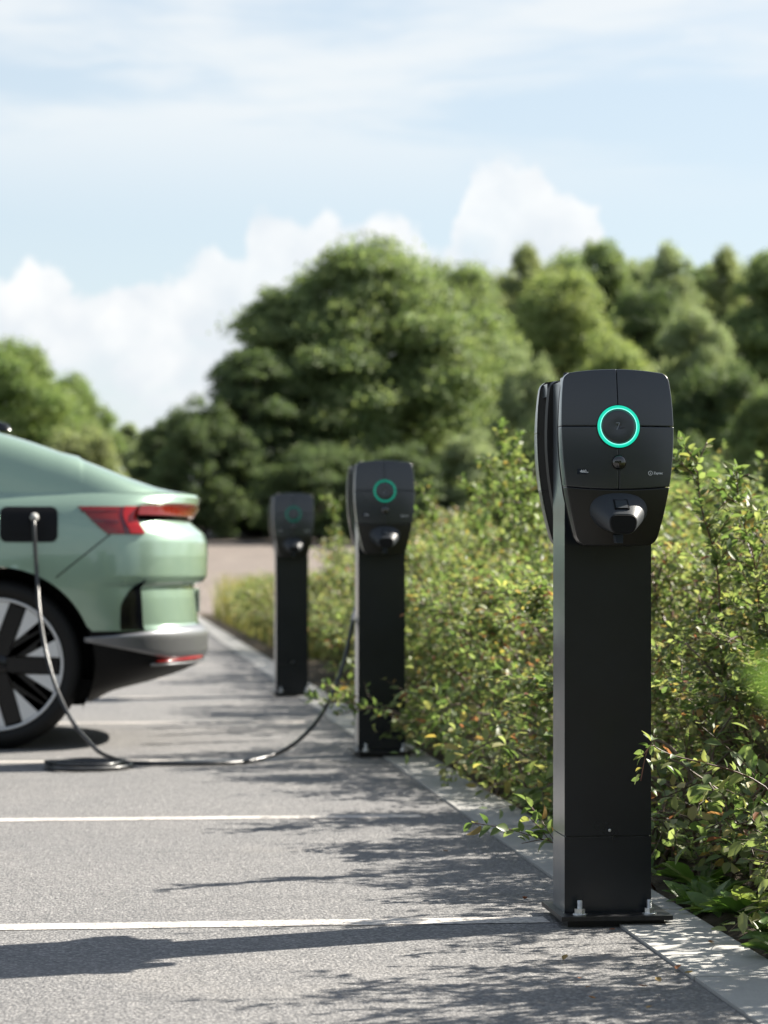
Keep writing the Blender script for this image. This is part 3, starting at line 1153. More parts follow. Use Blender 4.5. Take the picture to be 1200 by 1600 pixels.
def body_grid(name, zs, mat, arches=True):
    bm = bmesh.new()
    for sd in (1, -1):
        G = []
        for z in zs:
            row = []
            for u in US:
                p = body_pt(u, z)
                row.append(bm.verts.new((p.x - CAR_O.x, p.y * sd, p.z)))
            G.append(row)
        for j in range(len(zs) - 1):
            for i in range(len(US) - 1):
                bm.faces.new((G[j][i], G[j][i + 1], G[j + 1][i + 1], G[j + 1][i]))
    bmesh.ops.remove_doubles(bm, verts=bm.verts, dist=0.0004)
    if arches:
        for ax in (AX_R, AX_F):
            cx, cz, rr = ax - CAR_O.x, 0.375, 0.428
            dead = [f for f in bm.faces if all((v.co.x - cx) ** 2 + (v.co.z - cz) ** 2 < rr * rr for v in f.verts)]
            bmesh.ops.delete(bm, geom=dead, context='FACES')
            for v in bm.verts:
                dx, dz = v.co.x - cx, v.co.z - cz
                q = math.hypot(dx, dz)
                if 1e-6 < q < rr and abs(dx) < rr:
                    k = rr / q
                    v.co.x = cx + dx * k
                    v.co.z = max(cz + dz * k, zs[0])
    bmesh.ops.recalc_face_normals(bm, faces=bm.faces)
    for f in bm.faces:
        f.smooth = True
    for e in bm.edges:
        if len(e.link_faces) == 2 and e.calc_face_angle(0) > 0.42:
            e.smooth = False
    me = bpy.data.meshes.new(name)
    bm.to_mesh(me)
    bm.free()
    me.materials.append(mat)
    return me


zs_up = sorted(set([0.52 + 0.0155 * i for i in range(40)] + [z for z, _ in REAR if 0.52 <= z <= 1.14] + [1.14]))
zs_up = [z for z in zs_up if z <= 1.14]
link('body_shell', body_grid('body_shell', zs_up, M['carpaint']), car)
zs_lo = sorted(set([0.20 + 0.016 * i for i in range(20)] + [0.518]))
zs_lo = [z for z in zs_lo if z <= 0.5185]
link('lower_cladding', body_grid('lower_cladding', zs_lo, M['black']), car)
link('underbody', bm_mesh('underbody', box_bm(-3.4, 0.42, -0.80, 0.80, 0.215, 0.30), M['black'], bevel=0.04), car)

# greenhouse: roof, hatch and bonnet as one skin
ROOF = [(-4.38, 0.80), (-4.2, 0.90), (-3.7, 1.02), (-3.3, 1.10), (-2.95, 1.27), (-2.5, 1.47), (-2.1, 1.545), (-1.6, 1.56), (-1.1, 1.520), (-0.75, 1.468), (-0.5, 1.410), (-0.3, 1.347), (-0.1, 1.274), (0.08, 1.203), (0.20, 1.162), (0.28, 1.146), (0.345, 1.140), (0.40, 1.1405)]
SHO = [(-4.38, 0.79), (-4.2, 0.86), (-3.7, 0.97), (-3.2, 1.02), (-2.6, 1.06), (-1.5, 1.10), (-0.6, 1.12), (0.0, 1.13), (0.40, 1.1395)]


def shoulder_w(x):
    z = 1.13
    W = interp(WID, z)
    if x <= XC:
        if x > XN:
            return W
        t = min(1.0, (XN - x) / 0.395)
        return W * (1 - t ** 2.6) ** (1 / 2.6)
    t = min(1.0, (x - XC) / (0.4085 - XC))
    n_ = 2 / 0.74
    return W * max(0.0, 1 - t ** n_) ** (1 / n_)


def roof_pt(x, q, off=0.0):
    w = shoulder_w(x)
    zs_, zr = interp(SHO, x), interp(ROOF, x)
    v = -w * math.sin((1 - q) * math.pi / 2) if False else -w * (1 - q)
    a = 1 - q
    z = zs_ + (zr - zs_) * (1 - a ** 18) + off
    return Vector((x, v, z))


XS = [-4.37 + 0.06 * i for i in range(70)] + [-0.15 + 0.014 * i for i in range(40)]
XS = sorted(x for x in XS if x < 0.405)
qs = [0, 0.004, 0.009, 0.015, 0.022, 0.03, 0.04, 0.052, 0.066, 0.082, 0.10, 0.12, 0.145, 0.18, 0.23, 0.3, 0.4, 0.55, 0.75, 1.0]
bm = bmesh.new()
sm = {}
roofz = np.array([[roof_pt(x, q).z for q in qs] for x in XS])
for _ in range(2):
    roofz[1:-1] = 0.25 * roofz[:-2] + 0.5 * roofz[1:-1] + 0.25 * roofz[2:]
for sd in (1, -1):
    G = []
    for i, x in enumerate(XS):
        row = []
        for j, q in enumerate(qs):
            p = roof_pt(x, q)
            row.append(bm.verts.new((p.x - CAR_O.x, p.y * sd, roofz[i][j])))
        G.append(row)
    for i in range(len(XS) - 1):
        for j in range(len(qs) - 1):
            bm.faces.new((G[i][j], G[i + 1][j], G[i + 1][j + 1], G[i][j + 1]))
bmesh.ops.remove_doubles(bm, verts=bm.verts, dist=0.0004)
link('roof_skin', bm_mesh('roof_skin', bm, M['carpaint'], True), car)


def roof_patch(name, x0, x1, q0, q1, mat, off=0.004, sides=(1, -1), nx=30, nq=8, shape=None):
    for sd in sides:
        V, Fs = [], []
        for i in range(nx + 1):
            x = x0 + (x1 - x0) * i / nx
            a, b = (q0, q1) if shape is None else shape(x, q0, q1)
            for j in range(nq + 1):
                p = roof_pt(x, a + (b - a) * j / nq, 0.0)
                V.append((p.x - CAR_O.x, (p.y - off * 0.7) * sd, p.z + off))
        for i in range(nx):
            for j in range(nq):
                f = (i * (nq + 1) + j, (i + 1) * (nq + 1) + j, (i + 1) * (nq + 1) + j + 1, i * (nq + 1) + j + 1)
                Fs.append(f)
        link(name, mesh(name, V, Fs, mat, True), car)


def win_shape(x, a, b):
    t = (x + 3.0) / (2.1)
    k = min(1, max(0, t * 3)) * min(1, max(0.0, (1 - t) * 4))
    return a, a + (b - a) * max(0.05, k)


roof_patch('side_window', -3.0, -0.9, 0.004, 0.085, M['glass'], shape=win_shape)
roof_patch('windscreen', -3.25, -2.35, 0.22, 1.0, M['glass'])
# roof camera pod that ends the roof
v, f = lathe([(0.0001, 0.055), (0.03, 0.05), (0.055, 0.03), (0.062, 0.0)], 20, 'Z')
o = link('roof_antenna', mesh('roof_antenna', v, f, M['gloss'], True), car, loc=(-0.60 - CAR_O.x, -0.42, roof_pt(-0.60, 0.53).z - 0.008), scale=(2.3, 0.8, 1.0))


def side_patch(name, poly_rows, mat, off=0.004, sides=(1,), back=True, parent=None):
    """poly_rows: list of (z, u0, u1): strip rows on the body skin; builds a thin shell"""
    out = None
    for sd in sides:
        V, Fs = [], []
        n_ = 14
        for z, u0, u1 in poly_rows:
            for k in range(n_ + 1):
                p = body_pt(u0 + (u1 - u0) * k / n_, z, off)
                V.append((p.x - CAR_O.x, p.y * sd, p.z))
        w_ = n_ + 1
        for j in range(len(poly_rows) - 1):
            for k in range(n_):
                Fs.append((j * w_ + k, j * w_ + k + 1, (j + 1) * w_ + k + 1, (j + 1) * w_ + k))
        # rim back to the skin
        rows = len(poly_rows)
        loop = [(k, 0) for k in range(n_ + 1)] + [(n_, j) for j in range(1, rows)] + [(k, rows - 1) for k in range(n_ - 1, -1, -1)] + [(0, j) for j in range(rows - 2, 0, -1)]
        b0 = len(V)
        for k, j in loop:
            z, u0, u1 = poly_rows[j]
            p = body_pt(u0 + (u1 - u0) * k / n_, z, -0.006)
            V.append((p.x - CAR_O.x, p.y * sd, p.z))
        L = len(loop)
        for i in range(L):
            i2 = (i + 1) % L
            a, b = loop[i], loop[i2]
            Fs.append((a[1] * w_ + a[0], b0 + i, b0 + i2, b[1] * w_ + b[0]))
        me = mesh(name, V, Fs, mat, True)
        bm = bmesh.new()
        bm.from_mesh(me)
        bmesh.ops.recalc_face_normals(bm, faces=bm.faces)
        for e in bm.edges:
            if len(e.link_faces) == 2 and e.calc_face_angle(0) > 0.6:
                e.smooth = False
        bm.to_mesh(me)
        bm.free()
        out = link(name, me, parent or car)
    return out


UC = u_of_x
UCR = 1.27          # where the side turns into the tail


def lamp_rows(ua, ub, z0, z1, ua0=None):
    rows = []
    for i in range(9):
        q = i / 8
        a = ua if ua0 is None else ua0 + (ua - ua0) * q ** 0.85
        rows.append((z0 + (z1 - z0) * q, a, ub))
    return rows


def uz_patch(name, u0, u1, zl, zu, mat, off, sd, nu=30, nz=8, parent=None):
    """patch with free lower / upper edges zl(u), zu(u)"""
    V, Fs = [], []
    for o_ in (off, -0.006):
        for i in range(nu + 1):
            u = u0 + (u1 - u0) * i / nu
            for j in range(nz + 1):
                z = zl(u) + (zu(u) - zl(u)) * j / nz
                edge = 0.006 * (1 if j in (0, nz) else 0)
                p = body_pt(u, z, o_ - (edge if o_ > 0 else 0))
                V.append((p.x - CAR_O.x, p.y * sd, p.z))
    w_ = nz + 1
    for i in range(nu):
        for j in range(nz):
            Fs.append((i * w_ + j, (i + 1) * w_ + j, (i + 1) * w_ + j + 1, i * w_ + j + 1))
    b0 = (nu + 1) * w_
    loop = [i * w_ for i in range(nu + 1)] + [nu * w_ + j for j in range(1, nz + 1)] + [i * w_ + nz for i in range(nu - 1, -1, -1)] + [j for j in range(nz - 1, 0, -1)]
    for a, b in zip(loop, loop[1:] + loop[:1]):
        Fs.append((a, b, b + b0, a + b0))
    me = mesh(name, V, Fs, mat, True)
    bm = bmesh.new()
    bm.from_mesh(me)
    bmesh.ops.recalc_face_normals(bm, faces=bm.faces)
    bm.to_mesh(me)
    bm.free()
    return link(name, me, parent or car)


for sd in (1, -1):
    ut = u_of_x(-0.150)
    lamp = side_patch('rear_lamp', lamp_rows(ut, 1.165, 0.948, 1.070, u_of_x(-0.02)), M['redlens'], 0.005, (sd,))

    def sub(nm, ua, ub, z0, z1, mat, off, ua0=None):
        side_patch(nm, lamp_rows(ua, ub, z0, z1, ua0), mat, off, (sd,), parent=lamp)
    sub('lamp_fin', u_of_x(-0.085), 1.155, 1.000, 1.012, M['reddeep'], 0.0070, u_of_x(-0.075))
    sub('lamp_fin', u_of_x(-0.135), 1.155, 1.048, 1.053, M['reddeep'], 0.0070)
    sub('lamp_divider', 1.166, 1.185, 0.948, 1.070, M['reddeep'], 0.006)
    sub('lamp_block', 1.186, UCR - 0.012, 0.950, 1.072, M['redbright'], 0.010)
    side_patch('light_bar', [(1.034, UCR - 0.01, 2.0), (1.042, UCR - 0.01, 2.0), (1.064, UCR - 0.01, 2.0), (1.075, UCR - 0.01, 2.0)], M['redlens'], 0.034, (sd,))
    side_patch('tail_recess', [(1.012, UCR + 0.005, 2.0), (1.022, UCR + 0.005, 2.0), (1.032, UCR + 0.005, 2.0)], M['gloss'], 0.006, (sd,))
    # dark air outlet in the corner of the bumper
    rows = []
    for i in range(13):
        q = i / 12
        ua = 1.150 + 0.015 * q + (0.10 * ((q - 0.45) / 0.55) ** 1.6 if q > 0.45 else 0.0)
        rows.append((0.524 + 0.222 * q, ua, UCR))
    side_patch('air_outlet', rows, M['gloss'], 0.0045, (sd,))
    # silver bumper blade: thin at the wheel, deep at the tail
    zl_ = lambda u: 0.478 - 0.088 * min(1.0, max(0.0, (u - 1.0) / 0.42)) ** 0.8
    zu_ = lambda u: 0.492 + 0.046 * min(1.0, max(0.0, (u - 1.0) / 0.5))
    uz_patch('bumper_blade', 1.015, 2.0, zl_, zu_, M['silver'], 0.012, sd)
    uz_patch('blade_lip', 1.30, 2.0, lambda u: 0.362 + 0.0 * u, lambda u: 0.374, M['silver'], 0.016, sd, nz=2)
    uz_patch('reflector', 1.33, 1.74, lambda u: 0.380, lambda u: 0.383 + 0.014 * min(1, (u - 1.32) / 0.3), M['redbright'], 0.016, sd, nz=2)  # reflector is no lamp; its faint glow is added to brighten it
    # seam between wing and bumper
    pts = []
    for i in range(17):
        q = i / 16
        x_, z_ = -0.010 - 0.235 * q, 0.946 - 0.190 * q
        pts.append(body_pt(u_of_x(x_, z_), z_, 0.0003))
    v, f = tube([(p.x - CAR_O.x, p.y * sd, p.z) for p in pts], 0.0030, 5)
    link('panel_gap', mesh('panel_gap', v, f, M['black']), car)

# number plate and tail badge position stay blank (not in view): a plain plate
bm = box_bm(0.40 - CAR_O.x, 0.408 - CAR_O.x, -0.26, 0.26, 0.59, 0.70)
link('number_plate', bm_mesh('number_plate', bm, simple('plate_white', (0.6, 0.6, 0.58), 0.4), bevel=0.002), car)

# charge port: recess frame + dark well + open flap
def rrect(x0, x1, z0, z1, r, n_=6):
    out = []
    for cx, cz, a0 in ((x1 - r, z1 - r, 0), (x0 + r, z1 - r, 90), (x0 + r, z0 + r, 180), (x1 - r, z0 + r, 270)):
        for k in range(n_ + 1):
            a = R(a0 + 90 * k / n_)
            out.append((cx + r * math.cos(a), cz + r * math.sin(a)))
    return out


def plate_on_side(name, outline, mat, off, parent=None, thick=0.01):
    n_ = len(outline)
    V = []
    for o_ in (off, -thick):
        for x, z in outline:
            p = body_pt(UC(x), z, o_)
            V.append((p.x - CAR_O.x, p.y, p.z))
    Fs = [tuple(range(n_))] + [(k, (k + 1) % n_, n_ + (k + 1) % n_, n_ + k) for k in range(n_)]
    me = mesh(name, V, Fs, mat)
    bm = bmesh.new()
    bm.from_mesh(me)
    bmesh.ops.triangulate(bm, faces=[f for f in bm.faces if len(f.verts) > 4])
    bmesh.ops.recalc_face_normals(bm, faces=bm.faces)
    bm.to_mesh(me)
    bm.free()
    return link(name, me, parent or car)


def rr_rows(x0, x1, z0, z1, r):
    rows = []
    for k in range(15):
        a = k / 14
        z = z0 + (z1 - z0) * (0.5 - 0.5 * math.cos(math.pi * a))
        d = min(z - z0, z1 - z)
        ins = r - math.sqrt(max(0.0, r * r - (r - d) ** 2)) if d < r else 0.0
        rows.append((z, u_of_x(x0 + ins), u_of_x(x1 - ins)))
    return rows


port = side_patch('charge_port', rr_rows(-0.490, -0.238, 0.912, 1.068, 0.030), M['flap'], 0.006)
inner = side_patch('port_well', rr_rows(-0.455, -0.290, 0.940, 1.042, 0.022), M['black'], 0.009, parent=port)
# flap swung forward
bm = box_bm(-0.006, 0.006, -0.20, 0.0, -0.075, 0.075)
link('port_flap', bm_mesh('port_flap', bm, M['carpaint'], bevel=0.004), car, loc=(-0.505 - CAR_O.x, -0.975, 0.985), rot=(0, R(6), R(-38)))

# wheel housings and wheels
def wheel_arch(ax, sd):
    V, Fs = [], []
    n_ = 40
    for y in (0.985, 0.60):
        for k in range(n_ + 1):
            a = R(-28) + R(236) * k / n_
            V.append((ax - CAR_O.x + 0.424 * math.cos(a), -y * sd, 0.375 + 0.424 * math.sin(a)))
    for k in range(n_):
        Fs.append((k, k + 1, n_ + 2 + k, n_ + 1 + k))
    Fs.append(tuple(range(n_ + 1, 2 * n_ + 2)))
    link('wheel_arch', mesh('wheel_arch', V, Fs, M['black'], False), car)


def make_wheel(ax, sd):
    y_out = -0.965 * sd
    prof = [(0.287, 0.022), (0.300, 0.004), (0.330, -0.004), (0.352, 0.006), (0.366, 0.022), (0.3735, 0.045), (0.375, 0.075), (0.375, 0.195), (0.3735, 0.225), (0.360, 0.25), (0.300, 0.262), (0.270, 0.25)]
    v, f = lathe(prof, 72, 'Y')
    w = link('wheel', mesh('wheel', v, f, M['rubber'], True), car, loc=(ax - CAR_O.x, y_out, 0.375), rot=(0, 0, 0 if sd > 0 else math.pi))
    prof = [(0.292, 0.010), (0.289, 0.006), (0.283, 0.006), (0.279, 0.016)]
    v, f = lathe(prof, 72, 'Y')
    link('rim_lip', mesh('rim_lip', v, f, M['rimsilver'], True), w)
    prof = [(0.279, 0.016), (0.272, 0.05), (0.262, 0.10), (0.262, 0.22), (0.0001, 0.22)]
    v, f = lathe(prof, 72, 'Y')
    link('rim_barrel', mesh('rim_barrel', v, f, M['rim'], True), w)
    # discs behind: dark brake disc
    v, f = lathe([(0.0001, 0.12), (0.185, 0.12), (0.19, 0.13), (0.19, 0.145)], 48, 'Y')
    link('brake_disc', mesh('brake_disc', v, f, simple('disc_steel', (0.12, 0.12, 0.12), 0.35, metal=0.8) if 'disc_steel' not in bpy.data.materials else bpy.data.materials['disc_steel']), w)

    def pol(r, a):
        return r * math.cos(a), r * math.sin(a)

    def slab(nm, poly, y0, y1, mat):
        n_ = len(poly)
        V = [(x, y0, z) for x, z in poly] + [(x, y1, z) for x, z in poly]
        Fs = [tuple(range(n_)), tuple(range(2 * n_ - 1, n_ - 1, -1))] + [(k, (k + 1) % n_, n_ + (k + 1) % n_, n_ + k) for k in range(n_)]
        me = mesh(nm, V, Fs, mat)
        bm = bmesh.new()
        bm.from_mesh(me)
        bmesh.ops.recalc_face_normals(bm, faces=bm.faces)
        bm.to_mesh(me)
        bm.free()
        return link(nm, me, w)
    for k in range(5):
        a0 = R(-2 + 72 * k)
        ca, sa = math.cos(a0), math.sin(a0)

        def rot(pts):
            return [(x * ca - y * sa, x * sa + y * ca) for x, y in pts]
        slab('spoke', rot([(0.045, -0.030), (0.270, -0.036), (0.270, 0.036), (0.045, 0.030)]), 0.022, 0.055, M['rim'])
        for s_ in (-1, 1):
            poly = [(0.125, 0.041 * s_), (0.2755, 0.039 * s_)]
            for i in range(7):
                aa = math.asin(0.039 / 0.277) + R(16.5) * i / 6
                poly.append((0.277 * math.cos(aa), 0.277 * math.sin(aa) * s_))
            slab('silver_blade', rot(poly), 0.016, 0.045, M['rimsilver'])
            slab('spoke', rot([(0.050, 0.034 * s_), (0.118, 0.044 * s_), (0.235, 0.150 * s_), (0.215, 0.168 * s_), (0.050, 0.060 * s_)]), 0.034, 0.060, M['rim'])
    v, f = lathe([(0.0001, 0.012), (0.028, 0.013), (0.036, 0.018), (0.062, 0.030), (0.066, 0.055)], 40, 'Y')
    link('hub_cap', mesh('hub_cap', v, f, M['rim'], True), w)


for ax in (AX_R, AX_F):
    for sd in (1, -1):
        wheel_arch(ax, sd)
        make_wheel(ax, sd)

# ------------------------------------------------------------------ charging cable
plug_p = body_pt(UC(-0.340), 1.020, 0.012) + Vector((0, CY, 0))
pe = plug_p + Vector((0, -0.050, -0.012))
g = lambda px, py, z=0.012: ground_at(px, py, z)
post2 = Vector(posts[1].location)
coil_c = g(134, 1194.5)
cr = 0.165
pts = [pe + Vector((0, 0.03, 0.004)), pe + Vector((0, -0.012, -0.012)), pe + Vector((0.003, -0.03, -0.07)), world_at(58, 905, 11.50), world_at(62, 960, 11.40), world_at(72, 1020, 11.32), world_at(88, 1075, 11.22), world_at(112, 1125, 11.10),
       world_at(140, 1160, 11.00), world_at(160, 1180, 10.93)]
pts[-1].z = 0.03
# two turns on the ground
ncoil = 22
for i in range(ncoil):
    a = R(20) - 2 * math.pi * 1.55 * i / (ncoil - 1)
    rr = cr * (1.0 + 0.10 * math.sin(i * 1.3)) * (1 - 0.012 * i)
    pts.append(coil_c + Vector((rr * 1.02 * math.cos(a), rr * 1.75 * math.sin(a), 0.0 + (0.013 if i > 13 else 0.0))))
pts += [g(205, 1192, 0.012), g(260, 1193.5, 0.011), g(330, 1193, 0.011), g(390, 1189, 0.011), g(440, 1174, 0.03)]
q = world_at(440, 1174, 10.95)
pts[-1] = q
pts += [world_at(476, 1148, 10.98), world_at(505, 1112, 11.02), world_at(526, 1068, 11.08), world_at(541, 1020, 11.18), world_at(550, 975, 11.30)]
bx, by = post2.x, post2.y
pts += [Vector((bx - 0.085, by + 0.22, 0.62)), Vector((bx - 0.03, by + 0.30, 0.72)), Vector((bx - 0.005, by + 0.325, 0.82)), Vector((bx, by + 0.30, 0.892)), Vector((bx, by + 0.26, 0.903))]
sp_ = spline(pts, 8)
v, f = tube([p - plug_p for p in sp_], 0.0088, 10)
cab = thing('charging_cable', 'black charging cable looped on the asphalt between the green car and the middle post', 'cable', plug_p)
link('cable_sheath', mesh('cable_sheath', v, f, M['cable'], True), cab)
# plug at the car
prof = [(0.0001, -0.062), (0.010, -0.062), (0.012, -0.050), (0.016, -0.030), (0.019, -0.010), (0.020, 0.02)]
v, f = lathe(prof, 24, 'Y')
link('car_plug', mesh('car_plug', v, f, M['plug'], True), cab, loc=(0, 0, 0))
v, f = lathe([(0.030, 0.0), (0.030, -0.05), (0.018, -0.085), (0.010, -0.10), (0.0001, -0.10)], 24, 'Y')
link('post_plug', mesh('post_plug', v, f, M['flap'], True), cab, loc=Vector((bx, by + 0.29, 0.903)) - plug_p, rot=(0, 0, math.pi))

# ------------------------------------------------------------------ foliage builders
def rand_unit(n_, rs):
    v = rs.normal(size=(n_, 3))
    return v / np.linalg.norm(v, axis=1, keepdims=True)


def leaf_mesh(name, pos, dirs, nrm, L, Wd, mat, fold=0.18, droop=0.15):
    """six-vertex folded leaves; arrays (n,3), (n,3), (n,3), (n,), (n,)"""
    n_ = len(pos)
    d = dirs / np.linalg.norm(dirs, axis=1, keepdims=True)
    s = np.cross(d, nrm)
    s /= (np.linalg.norm(s, axis=1, keepdims=True) + 1e-9)
    up = np.cross(s, d)
    L = L[:, None]
    Wd = Wd[:, None]
    base = pos
    m1 = pos + d * L * 0.50 - up * L * droop * 0.15
    tip = pos + d * L - up * L * droop
    l1 = pos + d * L * 0.28 + s * Wd * 0.42 + up * Wd * fold
    l2 = pos + d * L * 0.68 + s * Wd * 0.40 + up * Wd * fold - up * L * droop * 0.3
    r1 = pos + d * L * 0.28 - s * Wd * 0.42 + up * Wd * fold
    r2 = pos + d * L * 0.68 - s * Wd * 0.40 + up * Wd * fold - up * L * droop * 0.3
    V = np.stack([base, l1, l2, tip, r2, r1, m1], axis=1).reshape(-1, 3)
    o = (np.arange(n_) * 7)[:, None]
    F1 = np.concatenate([o + np.array([[0, 6, 2, 1]]), o + np.array([[6, 3, 2, 2]])[:, :4], ], axis=0) if False else None
    tris = np.array([[0, 6, 1], [1, 6, 2], [6, 3, 2], [0, 5, 6], [5, 4, 6], [6, 4, 3]])
    Fc = (o[:, None, :] + tris[None, :, :]).reshape(-1, 3)
    return mesh_np(name, V, Fc, mat)


def quad_leaves(name, pos, dirs, nrm, L, Wd):
    n_ = len(pos)
    d = dirs / np.linalg.norm(dirs, axis=1, keepdims=True)
    s = np.cross(d, nrm)
    s /= (np.linalg.norm(s, axis=1, keepdims=True) + 1e-9)
    L = L[:, None]
    Wd = Wd[:, None]
    V = np.stack([pos, pos + d * L * 0.45 + s * Wd * 0.5, pos + d * L, pos + d * L * 0.45 - s * Wd * 0.5], 1).reshape(-1, 3)
    return mesh_np(name, V, np.arange(n_ * 4).reshape(-1, 4), None)


def shrub_parts(seed, H=1.1, rad=0.45, canes=11, twigs=15, lp=13, leafL=0.034, lean=None, spread=1.0):
    rs = np.random.RandomState(seed)
    tubes_ = []
    LP, LD, LN = [], [], []
    for c in range(canes):
        a = rs.uniform(0, 2 * math.pi)
        b0 = Vector((rs.uniform(-.14, .14), rs.uniform(-.14, .14), -0.02))
        out = rad * rs.uniform(0.25, 1.0) * spread
        h = H * rs.uniform(0.62, 1.04) * (1 - 0.25 * (out / rad) ** 2)
        top = Vector((out * math.cos(a), out * math.sin(a), h))
        mid = b0.lerp(top, 0.5) + Vector((-0.12 * math.cos(a) * out, -0.12 * math.sin(a) * out, 0.10 * h)) + Vector(rs.normal(size=3) * 0.03)
        tip = top + Vector((0.10 * math.cos(a) + rs.normal() * .04, 0.10 * math.sin(a) + rs.normal() * .04, rs.uniform(-0.06, 0.10)))
        pl = spline([b0, mid, top, tip], 6)
        nn = len(pl)
        rr = [0.0060 * (1 - 0.8 * i / (nn - 1)) + 0.0009 for i in range(nn)]
        tubes_.append(tube(pl, rr, 5, False))
        # leaves along the upper cane, twigs off it
        for t in range(twigs):
            q = rs.uniform(0.03, 1.0)
            i = min(nn - 2, int(q * (nn - 1)))
            p0 = pl[i].lerp(pl[i + 1], q * (nn - 1) - i)
            ax = (pl[i + 1] - pl[i]).normalized()
            dv = Vector(rs.normal(size=3))
            dv = (dv - ax * dv.dot(ax)).normalized() * 0.9 + ax * 0.35 + Vector((0, 0, rs.uniform(-0.1, 0.35)))
            dv.normalize()
            ln = rs.uniform(0.10, 0.30) * (1.1 - 0.45 * q)
            p1 = p0 + dv * ln * 0.5 + Vector(rs.normal(size=3)) * 0.012
            p2 = p0 + dv * ln + Vector(rs.normal(size=3)) * 0.02 + Vector((0, 0, rs.uniform(-.03, .03)))
            if p2.z < 0.03:
                continue
            tw = spline([p0, p1, p2], 3)
            tubes_.append(tube(tw, [0.0022, 0.0019, 0.0016, 0.0014, 0.0012, 0.0010, 0.0008][:len(tw)], 3, False))
            for k in range(lp):
                s_ = (k + rs.uniform(0.2, 0.8)) / lp
                ii = min(len(tw) - 2, int(s_ * (len(tw) - 1)))
                pp = tw[ii].lerp(tw[ii + 1], s_ * (len(tw) - 1) - ii)
                sd = Vector(rs.normal(size=3))
                sd = (sd - dv * sd.dot(dv)).normalized()
                d = (dv * 0.55 + sd * 0.85 + Vector((0, 0, 0.05))).normalized()
                LP.append(pp + d * 0.006)
                LD.append(d)
                nn_ = Vector((0, 0, 1)) * 0.9 + Vector(rs.normal(size=3)) * 0.45
                LN.append(nn_)
    LP, LD, LN = (np.array([tuple(x) for x in q]) for q in (LP, LD, LN))
    n_ = len(LP)
    L = leafL * rs.uniform(0.45, 1.45, n_)
    W = L * rs.uniform(0.48, 0.66, n_)
    v, f = join_vf(tubes_)
    return (v, f), (LP, LD, LN, L, W)


def make_shrub_variant(seed, mat_c, **kw):
    (v, f), (LP, LD, LN, L, W) = shrub_parts(seed, **kw)
    return mesh('stems', v, f, mat_c, True), leaf_mesh('foliage', LP, LD, LN, L, W, M['leaf'])


SHV = [make_shrub_variant(100 + i, M['cane'] if i % 2 == 0 else M['cane2'], H=1.10, rad=0.50, canes=15, twigs=22, lp=17, leafL=0.028) for i in range(6)]

GCV = [make_shrub_variant(300 + i, M['cane2'], H=0.34, rad=0.26, canes=11, twigs=7, lp=8, leafL=0.038) for i in range(4)]

# a single well-shaped leaf for leaves that can be told apart
def single_leaf_mesh(name, mat, L=1.0, W=0.55, n_=6, fold=0.16, droop=0.22, wave=0.0, shape=0.8):
    V, Fs = [], []
    for i in range(n_ + 1):
        t = i / n_
        w = W * 0.5 * math.sin(math.pi * min(1, (t * 0.97 + 0.015)) ** shape) ** 0.85
        if wave:
            w *= 1 + wave * math.sin(i * 2.6)
        x = L * t
        z = -droop * L * t * t
        V += [(x, -w, z + fold * w * 1.6), (x, 0, z), (x, w, z + fold * w * 1.6)]
    for i in range(n_):
        a = i * 3
        Fs += [(a, a + 3, a + 4, a + 1), (a + 1, a + 4, a + 5, a + 2)]
    return mesh(name, V, Fs, mat, True)


LEAF1 = [single_leaf_mesh('leaf', M['leaf_one'], droop=d, fold=fo) for d, fo in ((0.12, 0.2), (0.28, 0.3), (-0.05, 0.45))]

rngh = random.Random(77)
front_row, back_row = [], []
y = 4.15
while y < 24.5:
    front_row.append(y)
    y += rngh.uniform(0.62, 0.86) if y < 15 else rngh.uniform(0.75, 0.95)
y = 5.6
while y < 25:
    back_row.append(y)
    y += rngh.uniform(0.95, 1.35)

front_row = [y for y in front_row if not (5.55 < y < 6.45 or 8.8 < y < 9.35)]
back_row = [y for y in back_row if not (6.0 < y < 6.9 or 9.0 < y < 9.8)]
shrubs = []
def put_shrub(x, y, k, label, sc, rz, leaves=0, grp='hedge shrubs along the kerb', pool=None):
    pool = pool or SHV
    st, fo = pool[k % len(pool)]
    r = thing('hedge_shrub', label, 'shrub', (x, y, 0.0), (0, 0, rz), grp, scale=sc)
    link('stems', st, r)
    link('foliage', fo, r, kind='stuff')
    if leaves:
        # outermost leaves towards the road: single leaves that the eye can pick apart
        rl = np.random.RandomState(k * 13 + int(y * 100))
        n_ = len(fo.vertices) // 7
        co = np.empty(len(fo.vertices) * 3, dtype=np.float32)
        fo.vertices.foreach_get('co', co)
        co = co.reshape(-1, 7, 3)
        base = co[:, 0]
        c_, s_ = math.cos(rz), math.sin(rz)
        wx = (base[:, 0] * c_ - base[:, 1] * s_)
        wy = (base[:, 0] * s_ + base[:, 1] * c_)
        score = -(wx * 0.75 + wy * 0.65) + base[:, 2] * 0.25 + rl.uniform(-0.12, 0.12, n_)
        idx = np.argsort(-score)[:leaves]
        for i in idx:
            b = Vector(co[i, 0]) + Vector(rl.normal(size=3)) * 0.012
            d = (Vector(co[i, 3]) - Vector(co[i, 0]) + Vector(rl.normal(size=3)) * 0.012).normalized()
            nn = (Vector((0, 0, 1)) + Vector(rl.normal(size=3)) * 0.4).normalized()
            sx = nn.cross(d).normalized()
            nn = d.cross(sx)
            m_ = Matrix((d, sx, nn)).transposed()
            s1 = 0.030 * rl.uniform(0.7, 1.35)
            link('leaf', LEAF1[rl.randint(3)], r, loc=b, rot=m_.to_euler(), scale=s1)
    shrubs.append(r)
    return r


